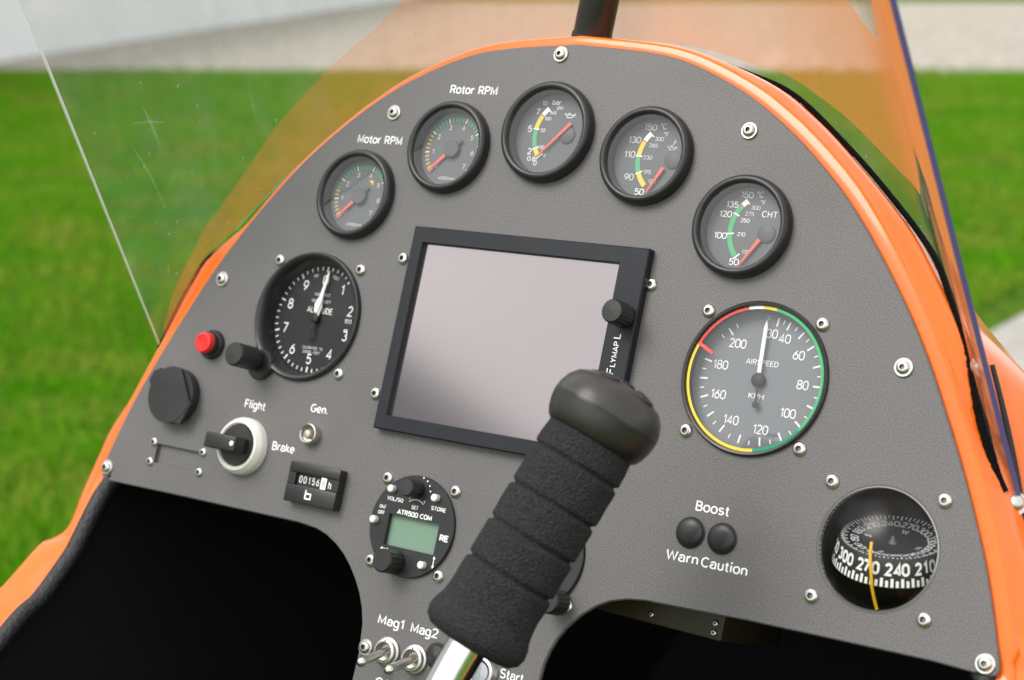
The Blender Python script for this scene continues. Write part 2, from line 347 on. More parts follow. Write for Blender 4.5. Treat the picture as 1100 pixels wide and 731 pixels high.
GLYPH = {
 '0': (.56, [_O(.56, 0, 1)]), '1': (.30, [[(.02, .76), (.24, 1), (.24, 0)]]), '2': (.54, [_A(.27, .72, .25, .28, 165, -32) + [(.02, 0), (.55, 0)]]),
 '3': (.54, [_A(.25, .75, .23, .25, 150, -80) , _A(.25, .27, .28, .27, 84, -150)]), '4': (.58, [[(.42, 0), (.42, 1), (.0, .26), (.58, .26)]]),
 '5': (.54, [[(.48, 1), (.08, 1), (.05, .54)] + _A(.26, .32, .27, .32, 125, -150)]), '6': (.56, [[(.44, 1), (.2, .74), (.04, .45)], _O(.56, 0, .62)]),
 '7': (.54, [[(0, 1), (.54, 1), (.18, 0)]]), '8': (.56, [_sh(_O(.48, .53, 1), .04), _O(.56, 0, .53)]), '9': (.56, [[(.12, 0), (.36, .26), (.52, .55)], _O(.56, .38, 1)]),
 'A': (.66, [[(0, 0), (.33, 1), (.66, 0)], [(.12, .32), (.54, .32)]]), 'B': (.58, [[(.05, 0), (.05, 1), (.3, 1)] + _A(.3, .765, .22, .235, 90, -90) + [(.05, .53)], [(.3, .53)] + _A(.3, .265, .27, .265, 90, -90) + [(.05, 0)]]),
 'C': (.62, [_A(.34, .5, .33, .5, 45, 315, 20)]), 'D': (.62, [[(.05, 0), (.05, 1), (.25, 1)] + _A(.25, .5, .36, .5, 90, -90) + [(.05, 0)]]),
 'E': (.54, [[(.54, 1), (.05, 1), (.05, 0), (.55, 0)], [(.05, .52), (.5, .52)]]), 'F': (.5, [[(.52, 1), (.05, 1), (.05, 0)], [(.05, .5), (.46, .5)]]),
 'G': (.66, [_A(.34, .5, .33, .5, 50, 340, 20) + [(.66, .46), (.38, .46)]]), 'H': (.62, [[(.05, 0), (.05, 1)], [(.57, 0), (.57, 1)], [(.05, .52), (.57, .52)]]),
 'I': (.14, [[(.07, 0), (.07, 1)]]), 'K': (.6, [[(.05, 0), (.05, 1)], [(.56, 1), (.05, .38)], [(.22, .56), (.6, 0)]]), 'L': (.5, [[(.05, 1), (.05, 0), (.52, 0)]]),
 'M': (.76, [[(.05, 0), (.05, 1), (.38, .15), (.71, 1), (.71, 0)]]), 'N': (.64, [[(.05, 0), (.05, 1), (.59, 0), (.59, 1)]]), 'O': (.7, [_A(.35, .5, .34, .5, 90, 450, 28)]),
 'P': (.56, [[(.05, 0), (.05, 1), (.3, 1)] + _A(.3, .74, .25, .26, 90, -90) + [(.05, .48)]]), 'Q': (.7, [_A(.35, .5, .34, .5, 90, 450, 28), [(.45, .2), (.7, -.05)]]),
 'R': (.6, [[(.05, 0), (.05, 1), (.32, 1)] + _A(.32, .74, .25, .26, 90, -90) + [(.05, .48)], [(.32, .48), (.58, 0)]]),
 'S': (.58, [_A(.29, .75, .25, .25, 35, 255, 12) + _A(.29, .26, .27, .26, 80, -150, 12)]), 'T': (.58, [[(0, 1), (.58, 1)], [(.29, 1), (.29, 0)]]),
 'U': (.62, [[(.05, 1), (.05, .3)] + _A(.31, .28, .26, .28, 180, 360) + [(.57, 1)]]), 'V': (.62, [[(0, 1), (.31, 0), (.62, 1)]]), 'W': (.9, [[(0, 1), (.22, 0), (.45, .9), (.68, 0), (.9, 1)]]),
 'X': (.6, [[(0, 0), (.6, 1)], [(0, 1), (.6, 0)]]), 'Y': (.6, [[(0, 1), (.3, .5), (.6, 1)], [(.3, .5), (.3, 0)]]),
 'a': (.5, [[(.03, .56)] + _A(.25, .5, .21, .22, 150, 0, 8) + [(.46, .06), (.52, 0)], _A(.24, .21, .22, .21, 75, 330, 14)]), 'b': (.5, [[(.04, 1), (.04, 0)], _sh(_O(.46, 0, XH), .04)]),
 'c': (.46, [_A(.25, .36, .24, .36, 50, 310, 16)]), 'e': (.5, [[(.02, .38), (.48, .38)] + _A(.25, .38, .24, .34, 0, 180, 10) + _A(.25, .36, .24, .36, 180, 320, 10)]),
 'f': (.28, [_A(.28, .8, .15, .2, 80, 180, 6) + [(.13, 0)], [(0, .68), (.28, .68)]]), 'g': (.5, [_O(.46, 0, XH), [(.46, XH), (.46, -.05)] + _A(.24, -.05, .22, .2, 0, -150, 8)]),
 'h': (.48, [[(.04, 1), (.04, 0)], [(.04, .4)] + _A(.25, .46, .2, .25, 160, 0, 8) + [(.45, 0)]]), 'i': (.12, [[(.06, 0), (.06, XH)], [(.06, .9), (.06, 1.02)]]),
 'k': (.46, [[(.04, 0), (.04, 1)], [(.42, XH), (.04, .28)], [(.17, .42), (.46, 0)]]), 'l': (.12, [[(.06, 0), (.06, 1)]]),
 'm': (.76, [[(.04, 0), (.04, XH)], [(.04, .4)] + _A(.22, .48, .16, .23, 160, 0, 8) + [(.38, 0)], [(.38, .4)] + _A(.56, .48, .16, .23, 160, 0, 8) + [(.72, 0)]]),
 'n': (.48, [[(.04, 0), (.04, XH)], [(.04, .4)] + _A(.25, .46, .2, .25, 160, 0, 8) + [(.45, 0)]]), 'o': (.52, [_sh(_O(.5, 0, XH), .01)]),
 'p': (.5, [[(.04, XH), (.04, -.28)], _sh(_O(.46, 0, XH), .04)]), 'r': (.3, [[(.04, 0), (.04, XH)], [(.04, .42)] + _A(.3, .4, .24, .3, 165, 85, 6)]),
 's': (.46, [_A(.23, .53, .19, .18, 30, 255, 10) + _A(.23, .18, .21, .18, 80, -150, 10)]), 't': (.28, [[(.13, .95), (.13, .15)] + _A(.26, .14, .13, .14, 180, 290, 6), [(0, .68), (.28, .68)]]),
 'u': (.48, [[(.04, XH), (.04, .25)] + _A(.24, .25, .2, .25, 180, 360, 10) + [(.44, XH)], [(.44, .3), (.44, 0)]]), 'x': (.46, [[(0, 0), (.46, XH)], [(0, XH), (.46, 0)]]),
 '.': (.12, [[(.06, 0), (.06, .13)]]), '/': (.4, [[(0, -.08), (.4, 1.05)]]), '\u00b0': (.24, [_A(.12, .88, .11, .12, 90, 450, 12)]), ' ': (.26, []),
}
def stroke_ribbon(P, w):
    P = [Vector(q) for q in P]
    Q = [P[0]]
    for q in P[1:]:
        if (q - Q[-1]).length > 1e-4: Q.append(q)
    P = Q; n = len(P); closed = n > 3 and (P[0] - P[-1]).length < 1e-3
    L, R = [], []
    for i in range(n):
        if closed: a = P[i - 1] if i > 0 else P[n - 2]; b = P[i + 1] if i < n - 1 else P[1]
        else: a = P[max(i - 1, 0)]; b = P[min(i + 1, n - 1)]
        d0 = (P[i] - a); d1 = (b - P[i])
        d0 = d0.normalized() if d0.length > 1e-6 else d1.normalized(); d1 = d1.normalized() if d1.length > 1e-6 else d0
        n0, n1 = Vector((-d0.y, d0.x)), Vector((-d1.y, d1.x)); m = n0 + n1
        m = m.normalized() if m.length > 1e-3 else n0
        k = min(1 / max(m.dot(n0), .35), 1.9)
        p = P[i]
        L.append(p + m * w / 2 * k); R.append(p - m * w / 2 * k)
    vs = [tuple(v) for v in R] + [tuple(v) for v in L]
    fs = [[i, i + 1, n + i + 1, n + i] for i in range(n - 1)]
    return vs, fs
def text_geo(s, shear=0, bold=0):
    key = (s, shear, bold)
    if key in TEXT_CACHE: return TEXT_CACHE[key]
    vs, fs, x = [], [], 0
    w = .13 + bold * 3
    for ch in s:
        adv, st = GLYPH[ch]
        for k, P in enumerate(st):
            a, f = stroke_ribbon([(px + x + py * shear, py * (1 - w) + w / 2 if 0 <= py <= 1 else py) for px, py in P], w); o = len(vs)
            vs += [(q[0], q[1], k * .012) for q in a]; fs += [[i + o for i in q] for q in f]
        x += adv + .17
    TEXT_CACHE[key] = (vs, fs); return TEXT_CACHE[key]
CAP = 1.0

def thing(name, label, cat, c=(0, 0, 0), group=None, M=None):
    o = bpy.data.objects.new(name, None); COL.objects.link(o); o.empty_display_size = .02
    o.matrix_world = (MP if M is None else M) @ Matrix.Translation(Vector((c[0], c[1], c[2] if len(c) > 2 else 0)) * .001)
    o['label'] = label; o['category'] = cat
    if group: o['group'] = group
    return o
def structure(o): o['kind'] = 'structure'; return o

# ---------------------------------------------------------------- curves
def cr_eval(P, t):                                          # Catmull-Rom through knots, t in knot units
    n = len(P); i = min(int(t), n - 2); u = t - i
    p0, p1, p2, p3 = P[max(i - 1, 0)], P[i], P[i + 1], P[min(i + 2, n - 1)]
    if i == 0: p0 = p1 * 2 - p2
    if i + 2 > n - 1: p3 = p2 * 2 - p1
    return .5 * ((2 * p1) + (p2 - p0) * u + (2 * p0 - 5 * p1 + 4 * p2 - p3) * u * u + (3 * p1 - p0 - 3 * p2 + p3) * u ** 3)
#SHEET-BEGIN
BASE = [(0, 190, -40), (30, 187.5, -36), (62, 181, -28.5), (95, 171, -24), (125, 159.6, -22.6), (156.3, 136.7, -21.2), (187.2, 110, -19.6),
        (217.6, 79.3, -17.8), (235.5, 49.5, -15.9), (245, 33, -14.8), (251.5, 17, -14.5), (258, -1, -16), (266, -21, -21), (277.6, -38.6, -28.4)]
BASE_L = BASE[:7] + [(214, 79, -16), (236.5, 48.5, -13.5), (250.5, 34, -13), (258.5, 17, -14), (264.5, -2, -16), (270.5, -21, -21), (277.6, -38.6, -28.4)]
TAIL = (277.6, -38.6, -28.4); TOPP = (252.25, 138.93, 176.0)
TOPL = [(0, 365, 45), (23, 363, 47), (46, 358, 54.5), (68, 349.5, 66.5), (90, 337, 82.3), (117, 321.1, 102.1), (152.9, 302.7, 125.4), (179.2, 281.6, 151.5), (199.5, 258, 179.8), (219.6, 231.9, 209.5), (243.4, 201.0, 247.5)]
def sheet_pt(s, v, off=0.0):                                # ruled between the base line on the cowl and the upper line
    a = abs(s); P = [Vector(p) + Vector((1.6, .6, 0)) for p in (BASE if s >= 0 else BASE_L)]; Q = [Vector(p) for p in TOPL]
    b = cr_eval(P, a * (len(P) - 1)); g = (cr_eval(Q, a * (len(Q) - 1)) - b).normalized()
    p = b + g * v
    if off:
        t = cr_eval(P, min(a * (len(P) - 1) + .05, len(P) - 1)) - cr_eval(P, max(a * (len(P) - 1) - .05, 0))
        p = p + g.cross(t).normalized() * off
    return Vector((p.x if s >= 0 else -p.x, p.y, p.z))
#SHEET-END

# knots of the cockpit opening (E) and of the outer line of its flange (F), right half from the top centre down
E_K = [(0, 177.8, -3), (49, 173.9, -3), (77, 167.6, -3), (109.5, 153.4, -3), (133, 138.6, -3), (153.4, 122.5, -3), (174, 103.3, -3), (192.9, 81.5, -3), (210.8, 57.5, -3),
       (223.7, 38.3, -3), (233.7, 21.5, -3), (244, 2, -3), (254.6, -19, -3), (265, -41.5, -3), (274.3, -63.5, -3), (281.3, -83.5, -3), (286.2, -99.5, -3), (290, -114, -3.5),
       (288, -128, 4), (287, -149, 12.2), (287, -160, 16), (287, -168.5, 19.7), (287, -194.7, 35.5), (287, -215.7, 54.5), (284, -300, 110), (278, -420, 150), (262, -550, 162)]
F_K = [(0, 190, -40), (52, 183.5, -30), (82, 175.5, -25), (121, 161.4, -22.6), (146, 145, -22), (168, 126.8, -20.6), (191, 106, -19.5), (212, 85, -18), (232, 57.5, -16.5),
       (247, 34, -15), (254.5, 16, -15), (264, -4, -18), (274, -22, -24), (284, -43, -30), (294, -65, -27), (303, -85, -21), (309, -101, -17), (312, -115, -14),
       (311, -130, -9), (309, -151, -3), (310, -160, 8), (313, -166, 15), (314, -194, 36), (315, -214, 56), (312, -300, 112), (306, -420, 152), (288, -560, 164)]
E_V = [Vector(p) for p in E_K]; F_V = [Vector(p) for p in F_K]
F_L = list(F_V)                                              # the left shoulder stands out a little more
for _i, _p in {6: (188, 105, -18), 7: (204, 84, -14), 8: (221, 58, -12.5), 9: (248.5, 36, -12.5), 10: (259.5, 17, -13), 11: (268, -4, -13), 12: (273, -22, -12.5), 13: (281, -43, -12.5), 14: (290, -65, -13), 15: (304, -85, -15), 16: (309, -101, -15)}.items(): F_L[_i] = Vector(_p)
NK = len(E_K) - 1
NS = 220
def side(P, t):                                             # t in [-NK, NK]
    p = cr_eval(F_L if (P is F_V and t < 0) else P, abs(t)); return Vector((p.x if t >= 0 else -p.x, p.y, p.z))
TS = [-NK + 2 * NK * i / NS for i in range(NS + 1)]
def lin(tab, x):
    if x <= tab[0][0]: return tab[0][1]
    for (a, va), (b, vb) in zip(tab, tab[1:]):
        if x <= b: return va + (vb - va) * (x - a) / (b - a)
    return tab[-1][1]
def loft(b, rows, flip=False, slot=None):
    n = len(rows[0]); vs = [p for r in rows for p in r]; fs = []
    for i in range(len(rows) - 1):
        for k in range(n - 1):
            f = (i * n + k, i * n + k + 1, (i + 1) * n + k + 1, (i + 1) * n + k); fs.append(f[::-1] if flip else f)
    return b.add(vs, fs, slot)

# ================================================================= SETTING
def plane_obj(name, pts, z, m, sub=None):
    me = bpy.data.meshes.new(name); me.from_pydata([(x, y, z) for x, y in pts], [], [tuple(range(len(pts)))]); me.materials.append(m)
    o = bpy.data.objects.new(name, me); COL.objects.link(o); return structure(o)
def ground_mat(name, cols, scales, bumpd=.02, rough=.9):
    m, nt, out = nodes_of(name)
    b = nt.nodes.new('ShaderNodeBsdfPrincipled'); b.inputs['Roughness'].default_value = rough; b.inputs['Specular IOR Level'].default_value = .05
    tc = nt.nodes.new('ShaderNodeTexCoord')
    prev = None
    for i, (c, scl) in enumerate(zip(cols[1:], scales)):
        n = nt.nodes.new('ShaderNodeTexNoise'); n.inputs['Scale'].default_value = scl; n.inputs['Detail'].default_value = 5
        nt.links.new(tc.outputs['Object'], n.inputs['Vector'])
        r = nt.nodes.new('ShaderNodeMapRange'); r.inputs['From Min'].default_value = .40; r.inputs['From Max'].default_value = .62
        nt.links.new(n.outputs['Fac'], r.inputs['Value'])
        mx = nt.nodes.new('ShaderNodeMix'); mx.data_type = 'RGBA'
        nt.links.new(r.outputs[0], mx.inputs['Factor'])
        if prev is None: mx.inputs[6].default_value = (*cols[0], 1)
        else: nt.links.new(prev, mx.inputs[6])
        mx.inputs[7].default_value = (*c, 1); prev = mx.outputs[2]
    nt.links.new(prev, b.inputs['Base Color'])
    n = nt.nodes.new('ShaderNodeTexNoise'); n.inputs['Scale'].default_value = scales[-1] * 2; n.inputs['Detail'].default_value = 4
    nt.links.new(tc.outputs['Object'], n.inputs['Vector'])
    bp = nt.nodes.new('ShaderNodeBump'); bp.inputs['Distance'].default_value = bumpd; nt.links.new(n.outputs['Fac'], bp.inputs['Height'])
    nt.links.new(bp.outputs[0], b.inputs['Normal'])
    nt.links.new(b.outputs[0], out.inputs['Surface'])
    return m
M_GRASS = ground_mat('mown_grass', [(.034, .130, .0015), (.060, .170, .003), (.120, .150, .016), (.022, .090, .001)], [.55, 2.4, 14], .03)
M_GRAVEL = ground_mat('pale_gravel', [(.38, .352, .305), (.47, .445, .39), (.22, .20, .165)], [1.1, 4.5], .02)
M_PATH = ground_mat('pale_concrete', [(.34, .33, .30), (.40, .39, .36), (.29, .28, .25)], [1.5, 20], .002)
plane_obj('ground', [(-600, -300), (600, -300), (600, 1500), (-600, 1500)], 0, M_GRASS)
plane_obj('gravel_road', [(-40, 20.6), (-7, 21.3), (0, 20.9), (14, 20.4), (60, 20.0), (60, 62), (14, 64), (0, 64.5), (-5.0, 72), (-40, 90)], .006, M_GRAVEL)
plane_obj('concrete_path', [(1.18, 4.85), (1.58, 5.6), (1.88, 6.05), (2.6, 6.9), (5.2, 9.0), (6.4, 7.6), (4.0, 4.6), (2.0, 3.2)], .006, M_PATH)

def build_grass():
    import numpy as np
    rg = np.random.default_rng(5)
    N = 60000
    y = 2.4 + 18.4 * rg.random(N) ** 1.35; x = (rg.random(N) * 2 - 1) * (y * .36 + .9)
    inpath = (x > .9) & (y < 9.6) & (y > 3.0) & (y - 4.85 < (x - 1.18) * 1.55 + .4)
    x, y = x[~inpath], y[~inpath]; n = len(x)
    k = 3
    X = np.repeat(x, k) + rg.normal(0, .012, n * k); Y = np.repeat(y, k) + rg.normal(0, .012, n * k)
    h = rg.uniform(.035, .085, n * k) * (1 + .35 * np.sin(X * 2.1 + 1) * np.sin(Y * 1.7)); a = rg.random(n * k) * 6.283; w = rg.uniform(.0022, .0042, n * k) * (1 + Y * .10)
    lx, ly = rg.normal(0, .4, n * k) * h, rg.normal(0, .4, n * k) * h
    V = np.zeros((n * k, 4, 3))
    V[:, 0] = np.c_[X - np.cos(a) * w, Y - np.sin(a) * w, 0 * X]; V[:, 1] = np.c_[X + np.cos(a) * w, Y + np.sin(a) * w, 0 * X]
    V[:, 2] = np.c_[X + lx + np.cos(a) * w * .25, Y + ly + np.sin(a) * w * .25, h]; V[:, 3] = np.c_[X + lx - np.cos(a) * w * .25, Y + ly - np.sin(a) * w * .25, h]
    me = bpy.data.meshes.new('grass_blades'); m = n * k
    me.vertices.add(m * 4); me.loops.add(m * 4); me.polygons.add(m)
    me.vertices.foreach_set('co', V.ravel()); me.loops.foreach_set('vertex_index', np.arange(m * 4)); me.polygons.foreach_set('loop_start', np.arange(m) * 4)
    me.update(calc_edges=True)
    mt = ground_mat('grass_blade', [(.095, .345, .004), (.165, .410, .008), (.34, .37, .055), (.065, .255, .003)], [.8, 1.7, 30], .0)
    nt = mt.node_tree; b = [q for q in nt.nodes if q.type == 'BSDF_PRINCIPLED'][0]; src = b.inputs['Base Color'].links[0].from_socket
    tl = nt.nodes.new('ShaderNodeBsdfTranslucent'); nt.links.new(src, tl.inputs['Color']); mx = nt.nodes.new('ShaderNodeMixShader'); mx.inputs[0].default_value = .4
    out = [q for q in nt.nodes if q.type == 'OUTPUT_MATERIAL'][0]; nt.links.new(b.outputs[0], mx.inputs[1]); nt.links.new(tl.outputs[0], mx.inputs[2]); nt.links.new(mx.outputs[0], out.inputs['Surface'])
    b.inputs['Roughness'].default_value = .6
    me.materials.append(mt); o = bpy.data.objects.new('grass_blades', me); COL.objects.link(o)
    o['label'] = 'short green lawn grass around the gyroplane up to the gravel'; o['category'] = 'grass'; o['kind'] = 'stuff'
build_grass()

def build_hangar():
    t = thing('hangar', 'long low hangar with pale corrugated metal wall beyond the gravel', 'hangar', M=Matrix.Translation((-7.1, 23.4, 0)))
    mw = mat('corrugated_sheet', (.66, .70, .70), .5, vary=(.4, .05))
    mr = mat('roof_sheet', (.060, .065, .085), .8, spec=.1)  # unseen roof, its dark tone and ridge shaped for the display's reflection
    d = Vector((2.5, 45.6)).normalized(); nrm = Vector((d.y, -d.x))
    b = B(); vs = []; fs = []; L0, L1 = -27.0, 120.0; H = 3.9; step = .13
    n = int((L1 - L0) / step)
    for i in range(n + 1):
        u = L0 + (L1 - L0) * i / n; off = (0, .085, .085, 0)[i % 4]
        p = d * u + nrm * off
        vs += [(p.x * 1000, p.y * 1000, 0), (p.x * 1000, p.y * 1000, H * 1000)]
    for i in range(n): fs.append((2 * i, 2 * i + 2, 2 * i + 3, 2 * i + 1))
    # back and ends
    for u0, u1, o0, o1 in ((L0, L0, 0, -12), (L1, L1, 0, -12), (L0, L1, -12, -12)):
        p, q = d * u0 + nrm * o0, d * u1 + nrm * o1; k = len(vs)
        vs += [(p.x * 1000, p.y * 1000, 0), (q.x * 1000, q.y * 1000, 0), (q.x * 1000, q.y * 1000, H * 1000), (p.x * 1000, p.y * 1000, H * 1000)]; fs.append((k, k + 1, k + 2, k + 3))
    b.add(vs, fs).build('wall', mw, t, smooth=0)
    b = B()
    prof = [(.35, H - .05), (.35, H + .12), (-6, H + 3.0), (-12.35, H + .12), (-12.35, H - .05), (-6, H + 2.8)]
    vs = []
    for u in (L0 - .3, L1 + .3):
        for o, z in prof: p = d * u + nrm * o; vs.append((p.x * 1000, p.y * 1000, z * 1000))
    k = len(prof); fs = [tuple(range(k)), tuple(range(2 * k - 1, k - 1, -1))] + [(i, (i + 1) % k, k + (i + 1) % k, k + i) for i in range(k)]
    b.add(vs, fs).build('roof', mr, t, smooth=0)
build_hangar()

# ================================================================= GYROPLANE BODY
def build_body():
    t = thing('gyroplane_body', 'glossy orange gyroplane fuselage nose with open cockpit round the dark panel', 'aircraft')
    rows = [[] for _ in range(12)]
    for ts in TS:
        a = abs(ts); e = side(E_V, ts); f = side(F_V, ts)
        tan = side(E_V, min(ts + .05, NK)) - side(E_V, max(ts - .05, -NK)); tan.z = 0; tan.normalize()
        n = Vector((-tan.y, tan.x, 0));
        if n.dot(Vector((e.x, e.y + 150, 0))) < 0: n = -n
        L = lin([(-12, 4), (-5, 3.6), (-2, 4.5), (0, 6), (2, 6.5), (6, 8), (14, 7.5)], ts)
        if a > 16.5: L = lin([(16.5, 5), (19, 4), (20, 4)], a)
        d = f - e
        rows[0].append(e - n * 2.5 + Vector((0, 0, -.3))); rows[1].append(e + n * .6 + Vector((0, 0, -.2)))
        rows[2].append(e + n * (L - 1.5)); rows[3].append(e + n * (L - .4) + Vector((0, 0, -.5))); rows[4].append(e + n * (L + .4) + Vector((0, 0, -1.7)))
        m1 = e + n * (L + .9) + Vector((0, 0, -3.0)); rows[5].append(m1)
        for j, w in ((6, .3), (7, .62), (8, 1.0)):
            p = m1 * (1 - w) + f * w; p = p + n * (1.5 * math.sin(PI * w)) + Vector((0, 0, 1.2 * math.sin(PI * w)))
            rows[j].append(p)
        off = lin([(0, 8), (6, 7), (7, 9), (8, 14), (9, 20), (10, 28), (11, 38), (12, 46), (13, 52), (17, 56), (22, 45), (26, 40)], a)
        if ts < 0: off = min(off, lin([(0, 8), (8, 14), (10, 24), (13, 32), (17, 38), (22, 38), (26, 38)], a))
        zz = lin([(0, -45), (16, -45), (20, -30), (24, 60), (26, 120)], a)
        g = e + n * off; g.z = zz
        rows[9].append((f * .55 + g * .45) + n * (lin([(0, 0), (8, 0), (11, 5), (17, 8), (26, 4)], a) if ts > 0 else 0)); rows[10].append(g)
        rows[11].append(Vector((g.x * 1.0, g.y - 4, g.z - 70)))
    for (k, z, dy) in ((.93, -240, -18), (.80, -400, -45), (.60, -560, -80), (.35, -680, -110), (.08, -735, -130)):
        r = []
        for p in rows[10]: r.append(Vector((p.x * k, -200 + (p.y + 200) * k + dy, z + (p.z + 45) * k)))
        rows.append(r)
    b = B(); loft(b, rows, flip=False)
    # hull floor between the two lower ends
    n0 = len(rows)
    lo = [r[0] for r in rows[8:]]; hi = [r[-1] for r in rows[8:]]
    loft(b, [hi, [Vector((p.x * .5, p.y - 35, p.z)) for p in hi], [Vector((-abs(p.x) * .5, p.y - 35, p.z)) for p in lo], lo])
    b.build('fuselage_shell', M_ORANGE, t)
    # dark cockpit tub inside the shell
    rows2 = []
    r0, r1 = [], []
    for ts in TS:
        e = side(E_V, ts)
        tan = side(E_V, min(ts + .05, NK)) - side(E_V, max(ts - .05, -NK)); tan.z = 0; tan.normalize(); n = Vector((-tan.y, tan.x, 0))
        if n.dot(Vector((e.x, e.y + 150, 0))) < 0: n = -n
        r0.append(e - n * 2.6 + Vector((0, 0, -4.5))); r1.append(e + n * 3 + Vector((0, 0, -40)))
    rows2 = [r0, r1]
    for (k, z, dy) in ((.93, -240, -18), (.78, -400, -45), (.56, -555, -80), (.02, -570, -100)):
        rows2.append([Vector((p.x * k, -200 + (p.y + 200) * k + dy, z + (p.z + 45) * k * .9)) for p in r1])
    b = B(); loft(b, rows2, flip=True)
    lo = [r[0] for r in rows2]; hi = [r[-1] for r in rows2]
    loft(b, [hi, [Vector((p.x * .5, p.y - 25, p.z)) for p in hi], [Vector((-abs(p.x) * .5, p.y - 25, p.z)) for p in lo], lo], flip=True)
    b.build('cockpit_lining', M_TUB, t)
    # rubber edge trims of the two cockpit sills
    for sgn in (-1, 1):
        pts = []
        for i in range(160):
            a = 16.55 + (NK - 16.55) * i / 159; e = side(E_V, sgn * a)
            inw = lin([(16.5, 9), (17.2, 6.5), (18, 6.0), (20, 6.5), (22, 6)], a)
            pts.append(e + Vector((-sgn * inw, lin([(16.5, -5), (17.3, -2.5), (18.5, 0), (26, 0)], a), -1.5)))
        b = B(); b.tube(pts, [5.6] * len(pts), n=16); b.build('edge_trim', M_LEATHER, t)
    # nose wheel under the hull
    w = B(); c = Vector((0, -780, -420)); prof = [(60, -32), (120, -40), (150, -36), (165, -18), (168, 0), (165, 18), (150, 36), (120, 40), (60, 32)]
    w.lathe(prof, c, 48, (1, 0, 0)); wo_ = w.build('nose_wheel', M_TYRE, t)
    w = B(); w.lathe([(8, -38), (58, -34), (62, -28), (62, 28), (58, 34), (8, 38)], c, 32, (1, 0, 0), True, True); w.build('rim', M_ALU, wo_)
    w = B()
    for sx in (-55, 55): w.tube([(sx, -780, -420), (sx, -600, -400), (0, -560, -390)], 11)
    w.build('wheel_fork', M_BLACK, t)
    return t
body = build_body()

# ================================================================= WINDSCREEN
FILM_SV = []
#FILM-BEGIN
FILM_K = [(-0.02, 330), (-0.08, 230), (-0.16, 150), (-0.254, 86.3), (-0.347, 61), (-0.395, 56), (-0.461, 55), (-0.533, 48.5), (-0.587, 37), (-0.652, 26.5), (-0.751, 20.5), (-0.82, 21), (-0.876, 22.5), (-0.96, 20), (-0.96, 1.5), (-0.7, 1.5), (-0.4, 1.8), (0, 3), (0.1, 4.3), (0.177, 5.5), (0.266, 7), (0.321, 11), (0.359, 14.8), (0.407, 21.2), (0.473, 28), (0.514, 33), (0.575, 47), (0.6, 62), (0.62, 75), (0.641, 93.4), (0.67, 86), (0.72, 86), (0.8, 100), (0.89, 125), (0.979, 133), (1, 136), (1, 330), (0.82, 330), (0.75, 260), (0.688, 199.4), (0.626, 161.3), (0.594, 131), (0.55, 124.5), (0.524, 125.7), (0.472, 133.9), (0.4, 148), (0.32, 175), (0.25, 230), (0.2, 330)]
for _a, _b in zip(FILM_K, FILM_K[1:] + FILM_K[:1]):
    _n = max(1, int(math.hypot((_a[0] - _b[0]) * 560, _a[1] - _b[1]) / 7))
    FILM_SV += [(_a[0] + (_b[0] - _a[0]) * i / _n, _a[1] + (_b[1] - _a[1]) * i / _n) for i in range(_n)]
